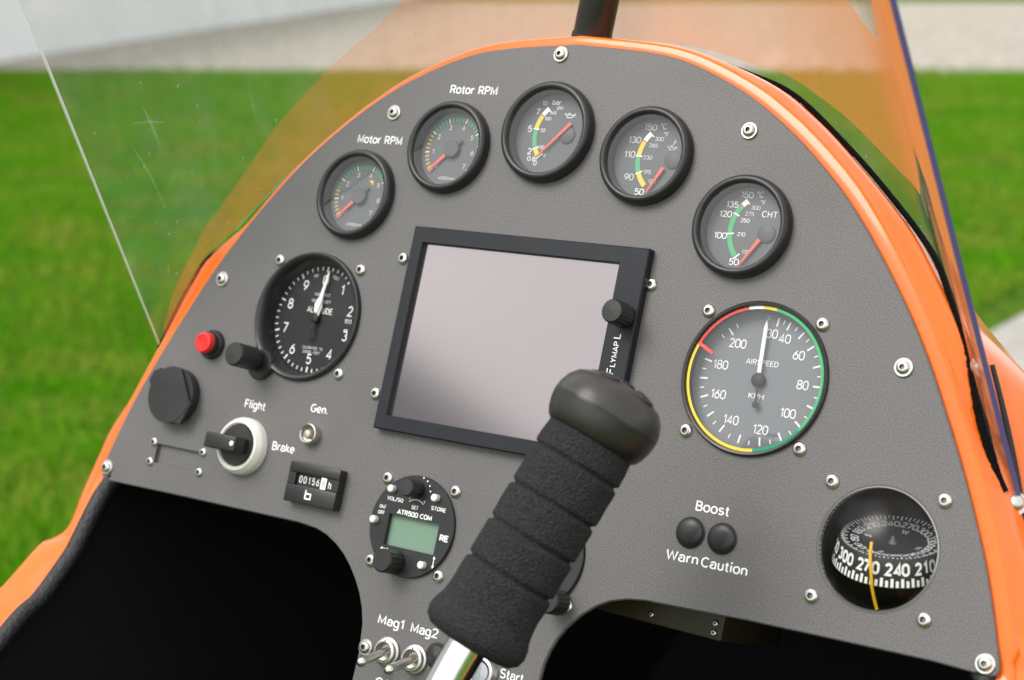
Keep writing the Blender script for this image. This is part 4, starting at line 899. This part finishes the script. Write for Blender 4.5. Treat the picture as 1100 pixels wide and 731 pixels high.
# ================================================================= ALTIMETER
def build_alt():
    t = thing('altimeter', 'round black altimeter with digits 0 to 9 and a setting knob at lower left', 'altimeter', (-148.8, 4.5, 0))
    b = B(); b.lathe([(33.6, -9.6), (34.4, -2), (35.6, 1.6), (36.6, 2.8), (38.0, 3.2), (39.0, 2.6), (39.4, 1.4), (39.4, .02)], n=112); b.build('bezel', M_BEZEL, t)
    b = B(); b.lathe([(36, -3), (36, -70), (.1, -70)], n=48); b.build('housing', M_MATTE, t)
    b = B(); b.lathe([(34.2, -9.4), (.05, -9.4)], n=64); dial = b.build('dial', M_DIALALT, t)
    b = B(); z = -9.2
    for i in range(50):
        a = math.radians(90 - i * 7.2); r0, w = (29.2, 1.0) if i % 5 == 0 else (30.4, .7)
        b.bar((r0 * math.cos(a), r0 * math.sin(a)), (32.6 * math.cos(a), 32.6 * math.sin(a)), w, z, 0)
    for k in range(10):
        a = math.radians(90 - k * 36); r = 24.4; b.text(str(k), r * math.cos(a), r * math.sin(a), 6.4, z, slot=0, xs=.9)
    b.text('ALTITUDE', .2, 5.7, 3.7, z, w=19.5, slot=0); b.text('FEET', 7.6, 26.4, 1.9, z, slot=4, rot=-15); b.text('100', -8.2, 26.4, 1.9, z, slot=4, rot=16)
    b.text('1000 FEET', -.2, 15.3, 1.8, z, w=12, slot=4); b.text('10000 FEET', -.2, 11.3, 1.8, z, w=15, slot=4)
    b.text('CALIBRATED  TO', .8, -17.6, 1.7, z, w=15.5, slot=4); b.text('20000  FEET', .4, -20.2, 1.7, z, w=13.5, slot=4)
    b.flat([(20.4, -1.6), (26.4, -1.6), (26.4, 4.2), (20.4, 4.2)], z + .02, 7); b.text('1013', 23.4, 1.4, 2.4, z + .06, w=5.2, slot=0); b.text('mb', 23.0, -4.0, 2.0, z, slot=0)
    b.build('markings', MK + [M_BLACK], dial, smooth=0)
    n = B(); n.prism([(-1.6, 4.2), (.6, 3.6), (2.3, 9.5), (4.0, 27.5), (4.0, 30.2), (2.7, 27.5), (.2, 14.0), (-2.2, 9.0)], -6.6, -6.2); n.prism([(-1.8, 2.2), (1.6, 2.0), (2.9, 8), (2.2, 15.5), (-1.2, 9.5)], -7.6, -7.2)
    n.build('needle', mat('needle_white', (.86, .86, .84), .5), t, smooth=0)
    n = B(); n.lathe([(2.6, -9), (2.6, -6), (2, -5.6), (.05, -5.5)], n=32); n.bar((0, 3.6), (-1.0, -7), 1.8, -6.4); n.arc((-1.1, -9.2), 1.7, 3.0, 0, 360, -6.4); n.build('hub_cap', M_MATTE, t)
    b = B(); b.lathe([(34.6, -1.0), (.05, -.8)], n=72); b.build('glass', M_GLASSAR, t, smooth=60)
    b = B(); b.lathe([(9.2, .02), (9.2, 3.2), (8.4, 4.2), (.1, 4.3)], (-26.6, -33.2, 0), n=40); b.prism([(-31.2, -19.6), (-35.6, -29.6), (-22.6, -40.0), (-14.6, -34.6), (-22.0, -29.8), (-28.0, -24.2)], .05, 2.5); b.build('knob_boss', M_BEZEL, t)
    k = B(); k.lathe([(4.2, 4), (4.2, 7), (7.0, 7.4), (7.1, 8.4), (7.1, 24.5), (6.4, 25.4), (.05, 25.6)], (-28.8, -31.0, 0), n=72, rfun=lambda r, z, a: r * (1 + (.018 * math.sin(24 * a) if r > 7 else 0))); k.build('setting_knob', M_BLACK, t)
    for x, y in ((-31.4, 31.4), (31.4, 31.4), (31.4, -31.4)): screw(t, x + .9, y + .3, 3.75)
build_alt()

# ================================================================= NAVIGATION DISPLAY
def build_gps():
    t = thing('navigation_display', 'large rectangular display with black frame reflecting the pale sky', 'display', (0, 0, 0))
    x0, x1, y0, y1 = -79.8, 74.8, -54.0, 64.7; a0, a1, b0, b1 = -72.0, 58.2, -45.5, 55.4
    b = B(); H = 6.0; c = .6
    O = [(x0, y0), (x1, y0), (x1, y1), (x0, y1)]; I = [(a0, b0), (a1, b0), (a1, b1), (a0, b1)]
    def ring(P, z, d=0):
        sx = [(1, 1), (-1, 1), (-1, -1), (1, -1)]; r = [Vector((p[0] + s[0] * d, p[1] + s[1] * d, z)) for p, s in zip(P, sx)]; return r + r[:1]
    loft(b, [ring(O, .02), ring(O, H - c), ring(O, H, c), ring(I, H, -c * .5), ring(I, H - c, 0), ring(I, 2.4)]); b.build('frame', M_ANOD, t, smooth=20)
    b = B(); b.flat([(a0 - 1, b0 - 1), (a1 + 1, b0 - 1), (a1 + 1, b1 + 1), (a0 - 1, b1 + 1)], 2.9); b.build('screen', M_SCREEN, t, smooth=0)
    k = B(); k.lathe([(4, 6), (4, 7.5), (6.3, 7.8), (6.5, 8.6), (6.3, 20.6), (5.6, 21.6), (.05, 21.8)], (68.3, 27.2, 0), n=72, rfun=lambda r, z, a: r * (1 + (.03 * math.sin(20 * a) if r > 6 else 0))); k.build('rotary_knob', M_BLACK, t)
    b = B(); z = H + .1
    b.text('F', 67.9, -4.2, 4.4, z, anchor='l', rot=90, xs=1.25); b.text('LYMAP', 67.9, -.2, 3.2, z, w=13.6, anchor='l', rot=90); b.text('L', 67.9, 14.9, 4.2, z, anchor='l', rot=90, xs=1.2)
    b.build('lettering', M_WHITE, t, smooth=0)
build_gps()

# ================================================================= RADIO UNITS
def knob_prof(r, z0, z1): return [(r * .7, z0), (r, z0 + .6), (r, z1 - 1), (r * .88, z1), (.05, z1 + .1)]
def fluted(n, d): return lambda r, z, a: r * (1 + d * (1 if math.sin(n * a) > 0 else -1) * .5) if r > 3 else r
def radio(name, label, c, other=False):
    t = thing(name, label, 'radio', c, None)
    b = B(); n = 96
    x0, x1, y0, y1 = -16.2, 18.6, -12.8, 4.6
    H = 2.2
    V = [Vector(p) for p in circle((0, 0), 28.2, n)] + [Vector(p) for p in ((x0, y0), (x1, y0), (x1, y1), (x0, y1))]
    E = [(i, (i + 1) % n) for i in range(n)] + [(n, n + 1), (n + 1, n + 2), (n + 2, n + 3), (n + 3, n)]
    vv, _, ff, *_ = geometry.delaunay_2d_cdt(V, E, [], 1, 1e-5); fs = []
    for q in ff:
        m = (vv[q[0]] + vv[q[1]] + vv[q[2]]) / 3
        if x0 < m.x < x1 and y0 < m.y < y1: continue
        a, b_, c_ = (vv[i] for i in q[:3]); ar = (b_.x - a.x) * (c_.y - a.y) - (b_.y - a.y) * (c_.x - a.x); fs.append(list(q) if ar > 0 else list(q)[::-1])
    b.add([(v.x, v.y, H) for v in vv], fs); b.lathe([(28.2, H), (28.6, H - .5), (28.6, .02)], n=n)
    P = [Vector((x, y, H)) for x, y in ((x0, y0), (x1, y0), (x1, y1), (x0, y1), (x0, y0))]; loft(b, [P, [p + Vector((0, 0, -3.6)) for p in P]])
    b.build('face_plate', M_BEZEL, t, smooth=25)
    b = B(); b.lathe([(26, -.5), (26, -60), (.1, -60)], n=48); b.build('housing', M_MATTE, t)
    b = B(); b.flat([(x0, y0), (x1, y0), (x1, y1), (x0, y1)], -1.0); b.build('liquid_crystal_display', M_LCD, t, smooth=0)
    g = B(); z = H + .08
    if not other:
        g.text('VOL/SQ', -14.2, 13.0, 2.2, z, w=11.2, slot=0, bold=.01); g.text('SET', .2, 10.6, 2.2, z, slot=0, bold=.01); g.text('STORE', 16.0, 12.4, 2.3, z, w=9.8, slot=0, bold=.01); g.text('ON/', -21.6, 7.6, 2.0, z, slot=0, bold=.01); g.text('OFF', -21.9, 4.2, 2.1, z, slot=0, bold=.01)
        g.text('ATR500 COM', .9, 6.6, 2.9, z, w=24, slot=0, bold=.02); g.text('RE', 23.4, -2.6, 3.6, z, w=5.6, slot=0, bold=.03)
        for k in range(12):
            a0, a1 = math.radians(145 - 110 * k / 12), math.radians(145 - 110 * (k + 1) / 12); g.bar((.4 + 6 * math.cos(a0), 10.6 + 4.4 * math.sin(a0)), (.4 + 6 * math.cos(a1), 10.6 + 4.4 * math.sin(a1)), .35, z, 0)
        g.text('1', -4.6, 15.2, 1.5, z, slot=0); g.text('9', 5.8, 14.6, 1.5, z, slot=0)
        for a in (8, 30, 52, 74): a = math.radians(a); g.arc((-.2 + 8.6 * math.cos(a), 21.4 + 8.2 * math.sin(a) - 1.5), 0, .5, 0, 360, z, 0, 10)
        def arrow(p, q):
            p, q = Vector(p), Vector(q); d = (q - p).normalized(); nn = Vector((-d.y, d.x)); g.bar(p + d, q - d, .5, z, 0)
            for e, s in ((p, 1), (q, -1)): tri = [e, e + d * s * 1.6 + nn * .9, e + d * s * 1.6 - nn * .9]; g.flat([tuple(v) for v in (tri if s < 0 else tri[::-1])][::-1] if False else [tuple(v) for v in (tri[::-1] if s > 0 else tri)][::-1], z + .01, 0)
        arrow((19.8, -20.2), (19.8, -13.2)); arrow((-17.6, -15.2), (-11.4, -15.2))
    else:
        g.text('STBY', 2, 9.5, 2.3, z, slot=0); g.text('XPDR', .9, 16, 2.9, z, slot=0)
    g.build('lettering', [M_WHITE], t, smooth=0)
    k = B(); k.lathe(knob_prof(5.0, H, 13), (-1.0, 20.8, 0), n=72, rfun=lambda r, z, a: r * (1 + (.03 * math.sin(18 * a) if r > 4.5 else 0))); k.bar((-3.2, 18.2), (-2.2, 21.5), .6, 13.14); k.build('volume_knob', M_BLACK, t)
    bx, by = (-5.5, -21.2) if not other else (20.0, -22.0)
    k = B(); k.lathe(knob_prof(6.6, H, 15.5), (bx, by, 0), n=96, rfun=lambda r, z, a: r * (1 + (.045 * math.sin(16 * a) if r > 6 and z < 14 else 0))); k.build('tuning_knob', M_BLACK, t)
    btn = ((-16.9, 18.4), (13.5, 18.2), (-24.8, -.4), (13.6, -19.4)) if not other else ((-16.9, 18.4), (13.5, 18.2), (-24.8, -.4), (-13.6, -19.4))
    for (x, y) in btn:
        p = B(); p.lathe([(2.1, H), (2.1, 5.2), (1.7, 5.6), (.05, 5.65)], (x, y, 0), n=24); p.build('push_button', M_WPLAS, t)
    for x in (-1, 1):
        for y in (-1, 1): screw(t, x * 23.6, y * 23.6 + .2, 3.7)
    return t
radio('radio_unit', 'round black radio unit with green display and white buttons', (-42.3, -104.2, 0))
radio('transponder_unit', 'round black unit almost hidden behind the foam grip, ribbed knob showing', (40.6, -104.2, 0), True)

# ================================================================= COMPASS
LUB = [(-.6, 2.4, 7.5), (.1, -2.6, 8.6), (1.2, -7.8, 8.9), (2.3, -13, 8), (2.9, -18, 6.5), (3.7, -23.2, 2.8), (5.0, -27.9, .2)]
def build_compass():
    C0 = Vector((223.5, -67.4, 0))
    t = thing('magnetic_compass', 'black globe compass with white degree figures and a yellow line', 'compass', C0)
    b = B(); b.lathe([(29.0, -3.2), (29.0, -.2), (29.3, .25), (29.6, .02)], n=96); b.build('rim', M_STEELR, t)
    b = B(); prof = [(33.5 * math.sin(math.radians(a)), -14 - 33.5 * math.cos(math.radians(a))) for a in range(0, 116, 5)]
    prof = [(max(r, .05), z) for r, z in prof]; b.lathe(prof + [(29.5, -1.2)], n=72); b.build('bowl', M_MATTE, t, smooth=60)
    u = (UPV.normalized() + Vector((.03, 0, .11))).normalized(); f = (Vector((0, 0, 1)) - u * u.z).normalized(); r_ = f.cross(u) * -1
    r_ = u.cross(f)                                          # right, up, toward the pilot
    cc = Vector((.8, 4.2, -18)) + u * 3.6; R1 = 25.0
    def P(az, rad, h): a = math.radians(az); return cc + (r_ * math.sin(a) + f * math.cos(a)) * rad + u * h
    card = B()
    n = 96
    vs = []
    prof = [(.05, -3.2), (6, -3.2), (13, -3.0), (R1, 0), (R1 + .6, -.6), (R1 + 3.6, -13.2), (R1 + 3.0, -13.8)]
    for (rad, h) in prof:
        for k in range(n): vs.append(P(360 * k / n, rad, h))
    fs = []
    for i in range(len(prof) - 1):
        for k in range(n): fs.append((i * n + (k + 1) % n, i * n + k, (i + 1) * n + k, (i + 1) * n + (k + 1) % n))
    card.add(vs, [q[::-1] for q in fs]); co = card.build('card', M_MATTE, t, smooth=50)
    mk = B()
    def quadat(az, w, rad0, h0, rad1, h1, slot=0):
        da = math.degrees(w / 2 / rad0); mk.add([P(az - da, rad0, h0), P(az + da, rad0, h0), P(az + da, rad1, h1), P(az - da, rad1, h1)], [(0, 1, 2, 3)], slot)
    for k in range(72):
        az = k * 5 + 2; h = -8.9 if k % 2 == 0 else -10.0
        quadat(az, 1.4, R1 + 3.75, -13.0, R1 + .75 + (-h - .6) * .238, h)
        L_ = 3.2 if k % 2 == 0 else 1.8; quadat(az, .8, R1 - .2, .1, R1 - .2 - L_, .1 - L_ * .26)
    def onskirt(s, az):
        o = P(az, R1 + .7 + 7.7 * .238, -8.3); e1 = P(az + .5, R1, 0) - P(az - .5, R1, 0); e1.normalize(); e2 = (P(az, R1 + .6, -.6) - P(az, R1 + 3.6, -13.2)).normalized(); e3 = e1.cross(e2)
        if e2.dot(u) < 0: e2 = -e2
        return Matrix(((e1.x, e2.x, e3.x, o.x), (e1.y, e2.y, e3.y, o.y), (e1.z, e2.z, e3.z, o.z), (0, 0, 0, 1)))
    for k in range(12):
        az = -3.6 + 30 * k; val = (270 - 30 * k) % 360
        s = f'{val:03d}' if val else 'N'
        for j, ch in enumerate(s):
            a2 = az + (j - (len(s) - 1) / 2) * 8.6
            mk.text(ch, 0, 3.6, 6.4, 0.12, M=onskirt(ch, a2), slot=0, xs=.78, bold=.03)
        # upper card, read across the top
        # upper card, slightly dished, read across the top
        val2 = (270 + 30 * (6 - k)) % 360
        e1 = P(az - .5, R1, 0) - P(az + .5, R1, 0); e1.normalize(); e2 = (P(az, R1, 0) - P(az, 13, -3.0)).normalized(); e3 = e1.cross(e2)
        def fr(rad, h): o = P(az, rad, h); return Matrix(((e1.x, e2.x, e3.x, o.x), (e1.y, e2.y, e3.y, o.y), (e1.z, e2.z, e3.z, o.z), (0, 0, 0, 1)))
        mk.text(f'{val2:03d}', 0, 0, 4.4, 0.25, M=fr(18.2, -1.55), slot=1, xs=.95, bold=.02)
        if val2 % 90 == 0: mk.text({0: 'N', 90: 'E', 180: 'S', 270: 'W'}[val2], 0, 0, 3.4, 0.3, M=fr(13.2, -2.9), slot=1, bold=.02)
    mk.build('markings', [M_WHITE, M_GREYPRINT], co, smooth=0)
    pv = B(); pv.lathe([(2.2, -3.2), (1.6, -2.4), (.5, .4), (.05, .6)], tuple(cc), 16, u); pv.build('pivot', M_GREYDARK, t)
    l = B(); l.tube(LUB, [.75] * 7, 10); l.build('lubber_line', M_YWIRE, t)
    g = B(); rs = 36.5; zc = -22.2; prof = []
    for i in range(24): a = math.radians(52.6 * (1 - i / 23)); prof.append((max(rs * math.sin(a), .05), zc + rs * math.cos(a)))
    g.lathe(prof, n=72); g.build('globe', M_GLOBE, t, smooth=80)
    for x in (-1, 1):
        for y in (-1, 1): screw(t, x * 28.1, y * 28.0 + (-.2), 3.75)
build_compass()

# ================================================================= SMALL CONTROLS ON THE PANEL
def build_red_button():
    t = thing('push_button', 'small red push button in a black ring left of the altimeter knob', 'button', (-218.3, -21.3, 0))
    b = B(); b.lathe([(6.6, 2), (6.9, 3.4), (8.3, 3.4), (9.1, 2.4), (9.2, .02)], n=48); b.lathe([(7.2, 3), (7.0, 6.2), (5.5, 6.2)], n=48); b.build('ring', M_BLACK, t)
    b = B(); b.lathe([(6.3, 2), (6.5, 9.0), (6.0, 10.0), (4.6, 10.2), (4.2, 9.8), (.05, 9.6)], n=48); b.build('cap', M_RED, t)
def build_socket():
    t = thing('power_socket', 'black round power socket with closed flap lid at panel edge', 'socket', (-236.8, -56.6, 0))
    b = B(); b.lathe([(16.6, .02), (17.2, .6), (17.2, 5.2), (16.6, 5.8), (.1, 5.8)], n=64); b.build('base', M_BLACK, t)
    b = B(); R = 17.6
    def arcp(a0, a1, n=20): return [(R * math.cos(math.radians(a0 + (a1 - a0) * i / n)), R * math.sin(math.radians(a0 + (a1 - a0) * i / n))) for i in range(n + 1)]
    b.prism(arcp(0, 351, 60), 5.8, 7.2); b.prism(arcp(72, 352, 60)[0:-1] + [(17.4, -2.0)], 7.2, 9.2)
    b.prism([(-16.8, 3.0), (-19.6, 6.5), (-17.2, 12.6), (-12.2, 15.2), (-9.6, 12.0)][::-1], 5.4, 9.0); b.prism([(16.0, -1.0), (19.0, -2.6), (13.5, -16.5), (9.5, -16.6), (4, -15.5)][::-1], 5.8, 8.9)
    b.build('lid', M_BLACK, t, smooth=30)
def build_rotary():
    t = thing('rotary_switch', 'black rotary lever switch in a white ring between Flight and Brake', 'switch', (-175.4, -79, 0))
    b = B(); b.lathe([(12.6, 6), (12.9, 7.6), (13.8, 8.4), (15.2, 8.0), (15.8, 6.8), (16.9, 5.4), (17.3, 4), (17.4, .02)], n=80); b.build('ring', M_WPLAS, t)
    b = B(); b.lathe([(12.7, 5), (12.6, 7.6), (12.0, 8.6), (.1, 8.8)], n=64); b.build('rotor', M_BLACK, t)
    b = B(); b.box(-15.2, 9.2, -4.7, 4.7, 8.6, 20.0, 1.1, 3); b.build('lever', M_BLACK, t)
    b = B(); b.lathe([(1.55, 20.03), (1.2, 20.4), (.05, 20.45)], (6.6, .2, 0), n=24); b.build('pointer_dot', M_WHITE, t)
def build_lamp():
    t = thing('indicator_lamp', 'small clear lamp in a chrome ring under Gen.', 'lamp', (-126.4, -64.4, 0))
    b = B(); b.lathe([(4.6, .5), (4.9, 4.6), (5.5, 5.2), (6.1, 4.8), (6.4, 3.6), (6.4, .02)], n=48); b.build('bezel_ring', M_STEELR, t)
    b = B(); b.lathe([(4.7, .6), (3.0, 1.0), (2.8, 4.2), (2.0, 5.6), (.05, 6.0)], n=32); b.build('lens', mat('clear_lamp_lens', (.55, .52, .46), .12, metal=.6), t)
def build_hour():
    t = thing('hour_meter', 'small rectangular black hour meter with white counter digits and letter h', 'hour meter', (-113.6, -93.2, 0))
    b = B(); b.box(-18.9, 18.9, 5.6, 11.8, .02, 7.0, .9, 2); b.box(-18.9, 18.9, -11.8, -1.4, .02, 7.0, .9, 2); b.box(-18.9, -13.4, -1.5, 5.7, .04, 6.6, .3, 1); b.box(10.3, 18.9, -1.5, 5.7, .04, 6.6, .3, 1); b.build('case', M_BLACK, t, smooth=30)
    b = B(); b.flat([(-13.6, -1.6), (10.4, -1.6), (10.4, 5.8), (-13.6, 5.8)], 4.4); b.build('counter_window', M_MATTE, t, smooth=0)
    b = B(); z = 4.5
    for i, ch in enumerate('00156'): b.text(ch, -10.6 + i * 3.2, 2.1, 4.2, z, slot=0, xs=.74)
    b.flat([(5.9, -1.2), (9.9, -1.2), (9.9, 5.4), (5.9, 5.4)], 6.4, 0); b.text('8', 7.9, 2.1, 4.2, 6.5, slot=1, xs=.8)
    b.text('h', 13.0, 1.9, 4.6, 6.72, slot=0, xs=.85)
    b.build('digits', [M_WHITE, mat('counter_grey', (.25, .24, .22), .5)], t, smooth=0)
    b = B(); z = 7.1; b.bar((-2.9, -3.4), (-2.9, -8.6), 1.0, z); b.bar((-2.9, -5.4), (1.4, -5.4), .9, z); b.bar((1.0, -5.0), (1.0, -8.6), .9, z); b.bar((-3.3, -8.3), (1.4, -8.3), .9, z); b.build('maker_mark', M_WHITE, t, smooth=0)
def build_warning(c, label):
    t = thing('warning_light', label, 'warning light', c, 'unlit dark warning lamps')
    b = B(); b.lathe([(7.9, .02), (8.0, .6), (7.6, 1.0), (7.0, 1.0)], n=48); b.build('rim', M_BLACK, t)
    b = B(); b.lathe([(7.5, .5), (7.4, 1.5), (6.7, 2.3), (4.8, 3.0), (2.4, 3.3), (.05, 3.4)], n=48); b.build('lens', mat('smoked_lens', (.014, .015, .017), .38), t)
def build_toggle(c, label):
    t = thing('toggle_switch', label, 'switch', c, 'metal toggle switches')
    b = B(); b.lathe([(8.0, .02), (8.1, 1.6), (7.6, 2.0), (6.9, 2.1), (6.9, 4.4), (6.2, 4.9), (5.4, 4.9), (5.0, 3.6), (4.6, 3.4)], n=72, rfun=lambda r, z, a: r * (1 + (.03 * math.sin(30 * a) if r > 7.8 else 0)))
    b.lathe([(4.8, 4.2), (4.4, 1.0), (.1, .8)], n=32); b.build('bushing', M_STEELR, t)
    b = B(); d = Vector((-.08, -.36, .93)).normalized(); b.lathe([(2.0, 0), (2.2, 9), (2.7, 17), (3.0, 20), (2.7, 22), (1.6, 23.4), (.05, 23.8)], (0, 1.0, .5), 28, d); b.build('lever', M_STEEL, t)
    b = B(); b.arc((0, 6.1), 0, .55, 0, 360, 4.95, None, 12); b.build('index_dot', M_MATTE, t)
build_red_button(); build_socket(); build_rotary(); build_lamp(); build_hour()
build_warning((126.2, -77.2, 0), 'unlit dark round lamp above the word Warn'); build_warning((144.0, -77.1, 0), 'unlit dark round lamp above the word Caution')
build_toggle((-41.6, -174.4, 0), 'metal toggle switch under Mag1, beside the panel screw'); build_toggle((-22.6, -174.5, 0), 'metal toggle switch under Mag2, nearer the control stick')
def build_misc():
    t = thing('push_button', 'small black button between the Mag2 switch and the steel tube', 'button', (-8.6, -169.4, 0))
    b = B(); b.lathe([(6.0, .02), (6.2, 2), (5.4, 3.2), (.05, 4.2)], n=40); b.build('cap', M_BLACK, t)
    b = B(); b.lathe([(6.2, .02), (7.2, .4), (7.3, 1.2), (6.1, 1.4)], n=40); b.build('ring', M_MATTE, t)
    t = thing('key_switch', 'chrome ringed starter switch half hidden behind the stick, left of Start', 'switch', (21.5, -171.5, 0))
    b = B(); b.lathe([(5.4, 1), (5.8, 3.8), (7.0, 4.6), (8.4, 4.2), (9.6, 2.2), (9.8, .02)], n=56); b.build('ring', M_STEELR, t)
    b = B(); b.lathe([(5.6, 1.5), (5.3, 3.6), (.05, 3.9)], n=40); b.box(-.6, .6, -3.4, 3.4, 3.2, 4.1); b.build('barrel', mat('pale_metal', (.5, .52, .55), .3, metal=1), t)
build_misc()
def build_box():
    t = thing('equipment_box', 'dim olive box seen through the right leg cutout under the panel', 'equipment box', (0, 0, 0))
    b = B(); b.box(47, 131, -129, -85, -130, -50, 1.0, 2, M=Matrix.Rotation(math.radians(-1.2), 4, 'Z') @ Matrix.Translation((2.5, 2, 0)))
    b.build('case', M_OLIVE, t)
    o = screw(t, 88, -124, 2.0, z=-49.9); screw(t, 126, -121, 2.0, z=-49.9); screw(t, 126, -126, 2.0, z=-49.9)
build_box()

# ================================================================= CONTROL STICK
def build_stick():
    # axis through the grip, in panel mm
    sc_ = 1.0
    def ray_pt(px, py, dep):
        q = Vector(((px - 550) / 1800.1 * dep, (py - 365.5) / 1800.1 * dep, dep)) - TP
        return RP.transposed() @ q
    p0 = Vector(STICK[0]); p1 = Vector(STICK[1]); d = (p1 - p0).normalized()
    t = thing('control_stick', 'control stick with black ribbed foam grip on a shiny metal tube', 'control stick', p0)
    q = Vector((0, 0, 1)).rotation_difference(d)
    prof = [(9.0, -.6), (16, -1.6), (20.8, -.8), (24.0, 2.0), (25.0, 5.5), (24.4, 9.5), (22.9, 13.5), (22.1, 17.5), (21.9, 24)]
    L = 107.0
    def groove(z):
        return [(21.9, z - 1.9), (21.4, z - 1.2), (20.1, z - .35), (20.0, z + .35), (21.4, z + 1.2), (21.85, z + 1.9)]
    for g in (34.5, 53.6, 72.4, 92.6): prof += groove(g)
    prof += [(21.6, 100), (21.0, 107.5), (18, 108)]
    P2 = []
    for (r0, z0), (r1, z1) in zip(prof, prof[1:]):
        n = max(1, int(abs(z1 - z0) / 1.2))
        for i in range(n): P2.append((r0 + (r1 - r0) * i / n, z0 + (z1 - z0) * i / n))
    P2.append(prof[-1])
    def foam(r, z, a):
        if r < 12: return r
        p = Vector((math.cos(a) * 3, math.sin(a) * 3, z * .15)); return r + .30 * noise.noise(p) + .10 * noise.noise(p * 9)
    b = B(); b.lathe(P2, n=180, axis=d, rfun=foam); b.build('foam_grip', M_FOAM, t, smooth=80)
    # head: wider along the picture's cross direction
    H0 = 105.5
    hp = [(16, 0), (21.2, .2), (23.2, 1.8), (24.8, 5.0), (26.0, 9.0), (26.4, 12.3), (26.55, 13.0), (26.2, 13.2), (26.15, 13.6), (26.5, 13.9), (26.0, 17.5), (24.4, 22.0), (21.4, 25.8), (17, 28.3), (11, 29.8), (5, 30.3), (.05, 30.4)]
    b = B(); b.lathe([(r, z + H0) for r, z in hp], n=96, axis=d); head = b.build('grip_head', M_RUBBER, t, smooth=50)
    e1 = q @ Vector((1, 0, 0)); e2 = q @ Vector((0, 1, 0))
    for (a, r, rr, hh) in ((0, 0, 5.5, 31.6), (70, 13.5, 5.0, 30.2), (165, 15, 5.0, 29.8), (250, 13.5, 5.0, 30.2), (330, 15.5, 5.0, 29.6)):
        a = math.radians(a); c = (e1 * math.cos(a) + e2 * math.sin(a)) * r; tilt = (d + (e1 * math.cos(a) + e2 * math.sin(a)) * r * .022).normalized()
        k = B(); k.lathe([(rr + .9, -5), (rr + .8, -2.2), (rr, -1.9), (rr, -.5), (rr - .8, 0), (.05, .1)], tuple(c + d * (H0 + hh)), 32, tilt); k.build('thumb_button', M_BLACK, head)
    b = B(); L0 = Vector(STICK[2]) - p0
    pts = [d * 30, d * -4]
    P = [d * 20, d * -25, d * -60 + (L0 - d * -60) * .12, L0 * .55 + d * -30, L0]
    b.tube([cr_eval(P, i * 4 / 40) for i in range(41)], 9.2, 40); b.build('tube', M_ALU, t, smooth=60)
STICK = [(89.5, -145.9, 124.9), (129.0, -16.1, 101.1), (40, -470, 175)]
build_stick()
